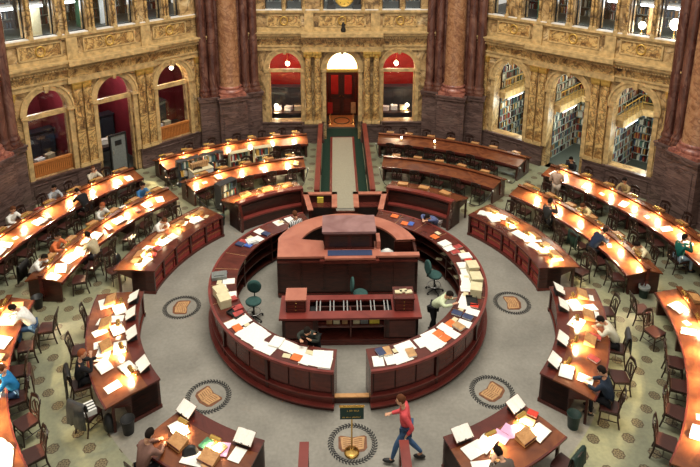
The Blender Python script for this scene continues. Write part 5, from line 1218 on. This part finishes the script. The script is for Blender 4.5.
rope(pol(-43.9, 9.7, .7), pol(-42.6, 11.15, .7), 'dark barrier rope between the two back left rows', .35)
# unlit little table lamps on the far back right row
for i, (k, a) in enumerate((('BR3', 13.8), ('BR3', 21.6))):
    rn, rd, rf = ROWS[k]['r']
    e = empty('table_lamp', pol(a, rn + .35, .79), label='tiny glowing lamp on the far back right row, %s one' % ('left' if i == 0 else 'right'), cat='lamp')
    MB().lathe([(.05, 0), (.05, .015), (.012, .025), (.012, .08)], n=12).build('stand', M['brass'], e); MB().lathe([(.012, .08), (.045, .11), (.05, .15), (.03, .19)], n=12).build('globe', M['globe'], e)

# ------------------------------------------------------------------ people
def evaluated(o):
    dg = bpy.context.evaluated_depsgraph_get(); me = bpy.data.meshes.new_from_object(o.evaluated_get(dg)); bpy.data.objects.remove(o); return me
def skin(verts, edges, rad, root=0, sub=1):
    me = bpy.data.meshes.new('skeleton'); bm = bmesh.new(); ly = bm.verts.layers.skin.verify(); vs = []
    for p, r in zip(verts, rad):
        v = bm.verts.new(p); v[ly].radius = (r, r); vs.append(v)
    vs[root][ly].use_root = True
    for a, b in edges: bm.edges.new((vs[a], vs[b]))
    bm.to_mesh(me); bm.free(); o = bpy.data.objects.new('skeleton', me); COL.objects.link(o)
    o.modifiers.new('s', 'SKIN').use_smooth_shade = True; m = o.modifiers.new('d', 'SUBSURF'); m.levels = sub; m.render_levels = sub
    return evaluated(o)
class Sk:
    def __init__(s): s.v = []; s.e = []; s.r = []
    def a(s, p, r, par=None): s.v.append(Vector(p)); s.r.append(r); i = len(s.v) - 1; (par is not None) and s.e.append((par, i)); return i
def figure_meshes(P):
    """P: joints. returns dict of meshes body, shirt, trousers, hair, shoes, face"""
    def core(s, g, arms=True, legs=True, hands=True):
        q = .80 if hands else 1.03; pel = s.a(P['pelvis'], .115 * g * q); out = {}
        if legs is not None and legs:
            for sg in 'lr':
                h = s.a(P['hip_' + sg], .085 * g, pel); k = s.a(P['knee_' + sg], .058 * g, h); m = s.a(Vector(P['knee_' + sg]).lerp(Vector(P['ankle_' + sg]), .35), .056 * g, k); an = s.a(P['ankle_' + sg], (.038 if hands else .034) * g, m)
                if hands: s.a(P['toe_' + sg], .032, an)
        if arms:
            w_ = s.a(P['waist'], .108 * g * q, pel); c = s.a(P['chest'], .125 * g * q, w_); nk = s.a(P['neck'] if hands else Vector(P['chest']).lerp(Vector(P['neck']), .72), .052 if hands else .075, c)
            for sg in 'lr':
                sh = s.a(P['shoulder_' + sg], .062 * g * q, c); el = s.a(P['elbow_' + sg], .044 * g, sh); wr = s.a(P['wrist_' + sg], .028 * (g if hands else 1.35), el)
                if hands:
                    d = (Vector(P['wrist_' + sg]) - Vector(P['elbow_' + sg])).normalized(); d = (d + Vector(P.get('hand_' + sg, (0, 0, 0)))).normalized()
                    lat = d.cross(Vector((0, 0, 1))); lat = lat.normalized() if lat.length > .1 else Vector((1, 0, 0)); up = lat.cross(d)
                    wv = Vector(P['wrist_' + sg]); pm = s.a(wv + d * .05, .027, wr); inn = 1 if (sg == 'l') else -1
                    for j, (o_, ln) in enumerate(((-.028, .034), (-.010, .04), (.010, .038), (.028, .03))):
                        b = s.a(wv + d * .085 + lat * o_, .0105, pm); m = s.a(wv + d * (.085 + ln) + lat * o_ * 1.25 + up * -.006, .0092, b); s.a(wv + d * (.085 + ln * 1.8) + lat * o_ * 1.3 + up * -.02, .008, m)
                    t = s.a(wv + d * .04 + lat * inn * .035, .0115, pm); s.a(wv + d * .075 + lat * inn * .055 - up * .01, .009, t)
        return s
    b = core(Sk(), .93); sk = skin(b.v, b.e, b.r)
    bm = bmesh.new(); bm.from_mesh(sk)
    H = Vector(P['head']); f = Vector(P.get('gaze', (0, 1, -.35))).normalized(); rt = f.cross(Vector((0, 0, 1))).normalized(); up = rt.cross(f)
    HM = Matrix((( rt.x, f.x, up.x, H.x), (rt.y, f.y, up.y, H.y), (rt.z, f.z, up.z, H.z), (0, 0, 0, 1)))
    def ell(c, s, sub=3): bmesh.ops.create_icosphere(bm, subdivisions=sub, radius=1, matrix=HM @ Matrix.Translation(c) @ Matrix.Diagonal((*s, 1)))
    ell((0, 0, .015), (.074, .094, .105)); ell((0, .02, -.06), (.054, .068, .062)); ell((0, .095, -.015), (.013, .02, .028), 2); ell((0, .088, -.062), (.024, .012, .008), 2)
    for q in (-1, 1): ell((q * .076, -.005, -.01), (.012, .022, .033), 2)
    ell((0, -.03, -.1), (.045, .045, .07), 2)
    me = bpy.data.meshes.new('raw'); bm.to_mesh(me); bm.free(); o = bpy.data.objects.new('raw', me); COL.objects.link(o)
    m = o.modifiers.new('r', 'REMESH'); m.mode = 'VOXEL'; m.voxel_size = .0085; m.use_smooth_shade = True
    out = {'body': evaluated(o)}
    s = core(Sk(), 1.22, True, False, False); out['shirt'] = skin(s.v, s.e, s.r)
    s = core(Sk(), 1.14, False, True, False); out['trousers'] = skin(s.v, s.e, s.r)
    bm = bmesh.new(); bmesh.ops.create_icosphere(bm, subdivisions=3, radius=1)
    for v in bm.verts:
        n = v.co.copy(); v.co = Vector((n.x * .084, n.y * .104 - .008, n.z * .115 + .024))
    kill = [v for v in bm.verts if (v.co.y > .045 and v.co.z < .07) or v.co.z < (-.06 if not P.get('long') else -.075) or (v.co.y > .0 and v.co.z < .0)]
    bmesh.ops.delete(bm, geom=kill, context='VERTS'); rs = random.Random(5)
    for v in bm.verts: v.co *= 1 + rs.uniform(-.02, .03)
    if P.get('long'): bmesh.ops.create_icosphere(bm, subdivisions=2, radius=1, matrix=Matrix.Translation((0, -.075, -.09)) @ Matrix.Diagonal((.08, .045, .12, 1)))
    bm.transform(HM); me = bpy.data.meshes.new('hair'); bm.to_mesh(me); bm.free(); me.polygons.foreach_set('use_smooth', [True] * len(me.polygons)); out['hair'] = me
    bm = bmesh.new()
    for q in (-1, 1): bmesh.ops.create_icosphere(bm, subdivisions=2, radius=.009, matrix=HM @ Matrix.Translation((q * .03, .087, .012)))
    me = bpy.data.meshes.new('eyes'); bm.to_mesh(me); bm.free(); out['eyes'] = me
    for sg in 'lr':
        bm = bmesh.new(); a, t = Vector(P['ankle_' + sg]), Vector(P['toe_' + sg]); c = a.lerp(t, .45); d = (t - a); an = math.atan2(d.y, d.x)
        bmesh.ops.create_icosphere(bm, subdivisions=2, radius=1, matrix=Matrix.Translation((c.x, c.y, max(.045, min(a.z, t.z) + .01))) @ Matrix.Rotation(an, 4, 'Z') @ Matrix.Diagonal((.14, .052, .05, 1)))
        me = bpy.data.meshes.new('shoe'); bm.to_mesh(me); bm.free(); out['shoe_' + sg] = me
    return out
def seated(lean=.18, head=None, hands=((-.13, .50, .84), (.13, .48, .84)), gaze=(0, 1, -.7), elb=.30, **k):
    z = .55; P = dict(pelvis=(0, -.02, z), hip_l=(-.09, .04, z - .01), hip_r=(.09, .04, z - .01), knee_l=(-.12, .42, .53), knee_r=(.12, .42, .53), ankle_l=(-.12, .36, .09), ankle_r=(.12, .42, .09), toe_l=(-.13, .49, .04), toe_r=(.13, .55, .04),
        waist=(0, lean * .3, z + .2), chest=(0, lean * .85, z + .42), neck=(0, lean * 1.15, z + .555), head=head or (0, lean * 1.15 + .05, z + .70), shoulder_l=(-.175, lean, z + .45), shoulder_r=(.175, lean, z + .45),
        elbow_l=(-.25, elb, .86), elbow_r=(.25, elb, .86), wrist_l=hands[0], wrist_r=hands[1], gaze=gaze); P.update(k); return P
POSES = {
 'read': seated(), 'bent': seated(.30, (0, .46, 1.16), ((-.10, .52, .90), (.10, .55, .90)), (0, 1, -1.2), .40),
 'upright': seated(.06, None, ((-.15, .46, .88), (.06, .30, 1.13)), (.2, 1, -.2), .27),
 'stand': dict(pelvis=(0, 0, .93), hip_l=(-.09, 0, .90), hip_r=(.09, 0, .90), knee_l=(-.10, .03, .49), knee_r=(.11, .02, .49), ankle_l=(-.11, -.01, .09), ankle_r=(.13, 0, .09), toe_l=(-.14, .13, .04), toe_r=(.17, .14, .04),
        waist=(0, 0, 1.1), chest=(0, .01, 1.33), neck=(0, .03, 1.47), head=(0, .05, 1.62), shoulder_l=(-.18, 0, 1.37), shoulder_r=(.18, 0, 1.37), elbow_l=(-.25, .02, 1.10), elbow_r=(.25, .05, 1.10), wrist_l=(-.20, .22, 1.0), wrist_r=(.19, .24, 1.02), gaze=(0, 1, -.5)),
 'lean': dict(pelvis=(0, -.12, .90), hip_l=(-.09, -.12, .87), hip_r=(.09, -.12, .87), knee_l=(-.14, -.12, .47), knee_r=(.11, -.04, .47), ankle_l=(-.16, -.25, .09), ankle_r=(.12, -.12, .09), toe_l=(-.18, -.11, .04), toe_r=(.14, .02, .04),
        waist=(0, -.02, 1.06), chest=(0, .14, 1.22), neck=(0, .25, 1.32), head=(0, .33, 1.43), shoulder_l=(-.18, .18, 1.24), shoulder_r=(.18, .18, 1.24), elbow_l=(-.26, .24, 1.27 - .15), elbow_r=(.27, .30, 1.22), wrist_l=(-.12, .42, 1.26), wrist_r=(.12, .48, 1.25), gaze=(0, 1, -.9), hand_l=(0, 0, .5), hand_r=(0, 0, .3)),
 'slump': dict(pelvis=(0, -.28, .86), hip_l=(-.09, -.28, .84), hip_r=(.09, -.28, .84), knee_l=(-.11, -.20, .45), knee_r=(.11, -.22, .45), ankle_l=(-.11, -.34, .09), ankle_r=(.13, -.36, .09), toe_l=(-.12, -.2, .04), toe_r=(.15, -.22, .04),
        waist=(0, -.14, 1.02), chest=(0, .08, 1.14), neck=(0, .20, 1.22), head=(0, .30, 1.32), shoulder_l=(-.18, .12, 1.18), shoulder_r=(.18, .12, 1.18), elbow_l=(-.27, .25, 1.27), elbow_r=(.27, .27, 1.27), wrist_l=(-.08, .42, 1.26), wrist_r=(.08, .46, 1.26), gaze=(0, 1, -1.1), long=False),
 'walk': dict(pelvis=(0, 0, .92), hip_l=(-.09, .01, .89), hip_r=(.09, -.01, .89), knee_l=(-.10, .20, .52), knee_r=(.10, -.06, .48), ankle_l=(-.10, .30, .11), ankle_r=(.10, -.36, .16), toe_l=(-.10, .45, .07), toe_r=(.10, -.24, .05),
        waist=(0, .02, 1.09), chest=(0, .06, 1.32), neck=(0, .10, 1.46), head=(0, .14, 1.60), shoulder_l=(-.18, .05, 1.36), shoulder_r=(.18, .05, 1.36), elbow_l=(-.24, -.13, 1.12), elbow_r=(.24, .12, 1.10), wrist_l=(-.22, -.02, .92), wrist_r=(.17, .34, 1.08), gaze=(0, 1, -.2)),
}
POSES['walk_long'] = POSES['walk']
PM = {}
CM = {}
def striped():
    m, nt, b = nmat('striped_cloth', .85, .15); tc = nt.nodes.new('ShaderNodeTexCoord'); wv = nt.nodes.new('ShaderNodeTexWave'); wv.inputs['Scale'].default_value = 5; wv.bands_direction = 'X'
    nt.links.new(tc.outputs['Object'], wv.inputs[0]); r = nt.nodes.new('ShaderNodeValToRGB'); nt.links.new(wv.outputs[0], r.inputs[0]); r.color_ramp.interpolation = 'CONSTANT'
    r.color_ramp.elements[0].color = (.02, .02, .02, 1); r.color_ramp.elements[1].position = .5; r.color_ramp.elements[1].color = (.8, .8, .8, 1); nt.links.new(r.outputs[0], b.inputs['Base Color']); return m
def cmat(c):
    if c == 'striped' and c not in CM: CM[c] = striped()
    if c not in CM: CM[c] = plain('cloth_%d' % len(CM), c, .85, .15, .12, 12)
    return CM[c]
BLK, WHT, BLU, BEI = (.015, .015, .018), (.72, .72, .70), (.04, .09, .32), (.50, .40, .26)
JEAN = (.06, .12, .24); DRKHAIR = (.012, .008, .006); BRNHAIR = (.10, .035, .015); AUB = (.28, .08, .03)
def person(pose, az, r, face, shirt, trousers, hair, label, loc=None, sleeves=True):
    if pose not in PM: PM[pose] = figure_meshes(POSES[pose])
    e = empty('person', label=label, cat='person')
    for nm, mt in (('body', M['skin']), ('shirt', cmat(shirt)), ('trousers', cmat(trousers)), ('hair', cmat(hair)), ('shoe_l', M['black']), ('shoe_r', M['black']), ('eyes', M['black'])):
        me = PM[pose][nm].copy(); me.materials.clear(); me.materials.append(mt); o = bpy.data.objects.new(nm.split('_')[0], me); COL.objects.link(o); o.parent = e
    put(e, az, r, 0, face); return e
OUT, INW = 0, pi
def rr_(k, side): rn, rd, rf = ROWS[k]['r']; return rn - .18 if side == 'n' else rf + .12
person('read', -76.1, rr_('L2', 'n'), OUT, (.42, .36, .24), (.04, .04, .05), DRKHAIR, 'person in a beige shirt reading at the hall side of the middle left row')
person('bent', -84.3, rr_('L2', 'f'), INW, WHT, BLK, DRKHAIR, 'person in white bent over papers at the near end of the middle left row')
person('read', -77.6, rr_('L2', 'f'), INW, (.60, .16, .06), BLK, DRKHAIR, 'person in orange-red at the wall side of the middle left row')
person('read', -64.6, rr_('L2', 'f'), INW, (.55, .55, .52), BLK, AUB, 'person with auburn hair and pale shirt, wall side of the middle left row')
person('read', -53.4, rr_('L2', 'f'), INW, (.04, .14, .32), BLK, DRKHAIR, 'person in blue at the far end of the middle left row, wall side')
person('bent', -61.6, rr_('L3', 'n'), OUT, BLK, BLK, DRKHAIR, 'person in a black coat hunched at the hall side of the outer left row')
person('read', -71.6, rr_('L3', 'f'), INW, WHT, BLK, BRNHAIR, 'person in white at the wall side of the outer left row, nearest the picture edge')
person('read', -63.0, rr_('L3', 'f'), INW, (.35, .37, .4), BLK, DRKHAIR, 'person in grey at the wall side of the outer left row, in the middle')
person('upright', -54.4, rr_('L3', 'f'), INW, (.55, .5, .4), BLK, BRNHAIR, 'person in a pale top at the wall side, far end of the outer left row')
person('bent', -63.3, 7.45, INW, WHT, (.3, .3, .3), BRNHAIR, 'person in white bent over the inner left desk, seen from behind')
person('bent', -99.6, rr_('NL2', 'n') - .1, OUT, WHT, JEAN, DRKHAIR, 'person in white shirt and jeans bent over the desk at left picture edge')
person('read', -115.6, rr_('NL2', 'n'), OUT, (.02, .18, .42), JEAN, BRNHAIR, 'person in a bright blue-green shirt at the left picture edge')
person('upright', -118, 7.51, INW, BLK, BLK, AUB, 'person in a black coat with auburn hair at the nearer inner left desk')
person('read', -144.3, 7.51, INW, (.20, .11, .09), BLK, DRKHAIR, 'person in a brown striped shirt at the bottom left desk')
person('bent', 75.9, rr_('R2', 'n'), OUT, (.02, .03, .06), BLK, DRKHAIR, 'person in a dark jacket at the hall side of the middle right row')
person('upright', 61.0, rr_('R2', 'n') - .05, OUT, (.03, .03, .03), BLK, DRKHAIR, 'person in black at the hall side of the middle right row, farther one')
person('bent', 82.2, rr_('R2', 'f'), INW, (.66, .60, .40), (.4, .35, .25), DRKHAIR, 'person in a cream sweater bent forward, wall side, middle right row end')
person('bent', 65.4, rr_('R2', 'f'), INW, (.66, .56, .30), BLK, BRNHAIR, 'person in pale yellow at the wall side of the middle right row')
person('upright', 82.0, rr_('R3', 'n') - .05, OUT, (.01, .10, .08), (.30, .40, .50), DRKHAIR, 'person in a dark green jacket and jeans at the right picture edge')
person('read', 62.0, rr_('R3', 'f'), INW, (.35, .25, .12), BLK, DRKHAIR, 'person in brown at the wall side of the outer right row')
person('read', 50.6, rr_('R3', 'f'), INW, BLK, BLK, DRKHAIR, 'person in black at the far end of the outer right row')
person('stand', 53.9, 10.35, .6, (.50, .36, .28), (.40, .33, .27), BRNHAIR, 'person in a long beige-pink coat standing by the far end of the outer right row')
person('bent', 109.7, 7.51, INW, (.62, .60, .48), BLK, DRKHAIR, 'person in a cream shirt bent over the nearer inner right desk')
person('read', 126.3, 7.53, INW, (.02, .03, .05), BLK, DRKHAIR, 'person in a dark navy jacket at the near end of the inner right desk')
person('bent', 155.6, 7.49, INW, (.10, .08, .07), BLK, DRKHAIR, 'person with dark hair at the bottom right desk, at the picture edge')
person('lean', -160, 2.86, OUT, (.03, .035, .03), BLK, DRKHAIR, 'person in a dark vest resting on the left counter near the entrance, inside')
person('lean', 120, 2.84, OUT, (.55, .62, .42), BLK, DRKHAIR, 'person in a light green top and black trousers leaning over the right counter')
person('stand', -33, 3.12, OUT, 'striped', BLK, BRNHAIR, 'person in a black and white striped top standing inside the back left counter')
person('slump', 43.5, 4.36, INW, (.10, .12, .25), (.3, .25, .25), DRKHAIR, 'person in a dark blue top leaning over the back right counter')
person('walk', 168.2, 5.6, -1.9, (.58, .08, .09), JEAN, BRNHAIR, 'person in a red top and blue jeans walking past the entrance')
# clothing and bags left on chairs
def drape(name, az, r, spin, mat, label, cat, h=.5):
    mb = MB(); n = 10; rs = random.Random(int(abs(az) * 10))
    sec = []
    for side_, y0 in ((1, -.33), (0, -.23)):
        for i in range(n + 1): x = -.26 + .52 * i / n; sec.append((x, y0 - .02 * rs.random() * (1 if side_ else -1), .93 - h * (1 if side_ else .55) + .05 * rs.random()))
    vs = []
    for i in range(n + 1):
        x = -.25 + .5 * i / n; w1, w2 = rs.uniform(-.02, .03), rs.uniform(-.02, .02)
        vs += [(x * 1.12, -.35 - w1, .93 - h + w2), (x * 1.05, -.34 - w1, .75), (x, -.325, .93), (x, -.28, .975), (x, -.225, .93), (x * 1.05, -.20, .72 + w2), (x * 1.05, -.215, .72 + w2), (x, -.24, .925), (x, -.28, .955), (x, -.315, .92), (x * 1.05, -.32 - w1, .75), (x * 1.12, -.33 - w1, .93 - h + w2)]
    k = 12; fs = [(i * k + j, i * k + (j + 1) % k, (i + 1) * k + (j + 1) % k, (i + 1) * k + j) for i in range(n) for j in range(k)] + [tuple(range(k)), tuple(n * k + j for j in range(k))[::-1]]
    mb.add(vs, fs, True); o = bpy.data.objects.new(name, mb.mesh(name, M[mat])); COL.objects.link(o); tag(o, label, cat); put(o, az, r, 0, spin)
drape('jacket', -114.9, ROWS['NL2']['r'][0] - .22, OUT, 'seat', 'maroon jacket hung over the chair of the person in blue-green', 'jacket')
drape('coat', -84.3, ROWS['L2']['r'][2] + .12, INW, 'black', 'black coat hung over the chair at the middle left row end', 'coat', .6)
drape('jacket', 109.7, 7.49, INW, 'dkgrey', 'dark jacket over the chair of the person in a cream shirt', 'jacket')
drape('jacket', 72.3, ROWS['R2']['r'][0] - .22, OUT, 'greenplastic', 'dark green jacket over a chair at the middle right row', 'jacket')
drape('coat', -118, 7.49, INW, 'black', 'black coat over the chair of the person with auburn hair', 'coat', .65)
drape('jacket', 143.8, 7.49, INW + .1, 'greenplastic', 'dark green jacket over the chair at the bottom right desk', 'jacket', .4)
drape('jacket', -126, 7.55, INW + .5, 'dkgrey', 'dark jacket over the chair holding a striped bundle', 'jacket', .6)
mb = MB(); mb.box((0, 0, .07), (.34, .3, .14))
b_ = single('striped_bag', mb, M['whiteplastic'], pol(-126, 7.54, .453), 'white and black striped bag lying on a chair at the lower left desk', 'bag', rz=R(126))
for k in range(3): mb = MB(); mb.box((-.1 + .1 * k, 0, .071), (.035, .305, .145)); c_ = mb.build('stripe', M['black'], b_)
def backpack(az, r, mat, label):
    e = empty('backpack', pol(az, r), -R(az), label=label, cat='bag'); MB().lathe([(.10, 0), (.17, .06), (.18, .22), (.14, .36), (.05, .42)], n=14, sy=.7).build('body', M[mat], e)
    MB().lathe([(.06, .04), (.11, .08), (.11, .18), (.06, .22)], (0, -.1, 0), 12, sy=.5).build('pocket', M[mat], e); MB().tube([(-.05, 0, .41), (0, 0, .47), (.05, 0, .41)], .01, 5).build('handle', M['black'], e)
backpack(-73.5, 8.0, 'black', 'black backpack on the floor beside the beige-shirted reader')
backpack(79.0, 7.62, 'greenplastic', 'dark green bag on the floor near the inner right desk')
backpack(-128.6, 7.2, 'black', 'black bag on the floor near the lower left desk end')
mb = MB(); mb.T = Matrix.Rotation(pi / 2 - .4, 4, 'X'); mb.lathe([(.03, 0), (.16, .01), (.17, .04), (.12, .07)], n=20)
single('round_fan', mb, M['black'], pol(-150.2, 6.85, .82), 'black round hat-shaped object standing on the bottom left desk', 'hat', rz=.2)
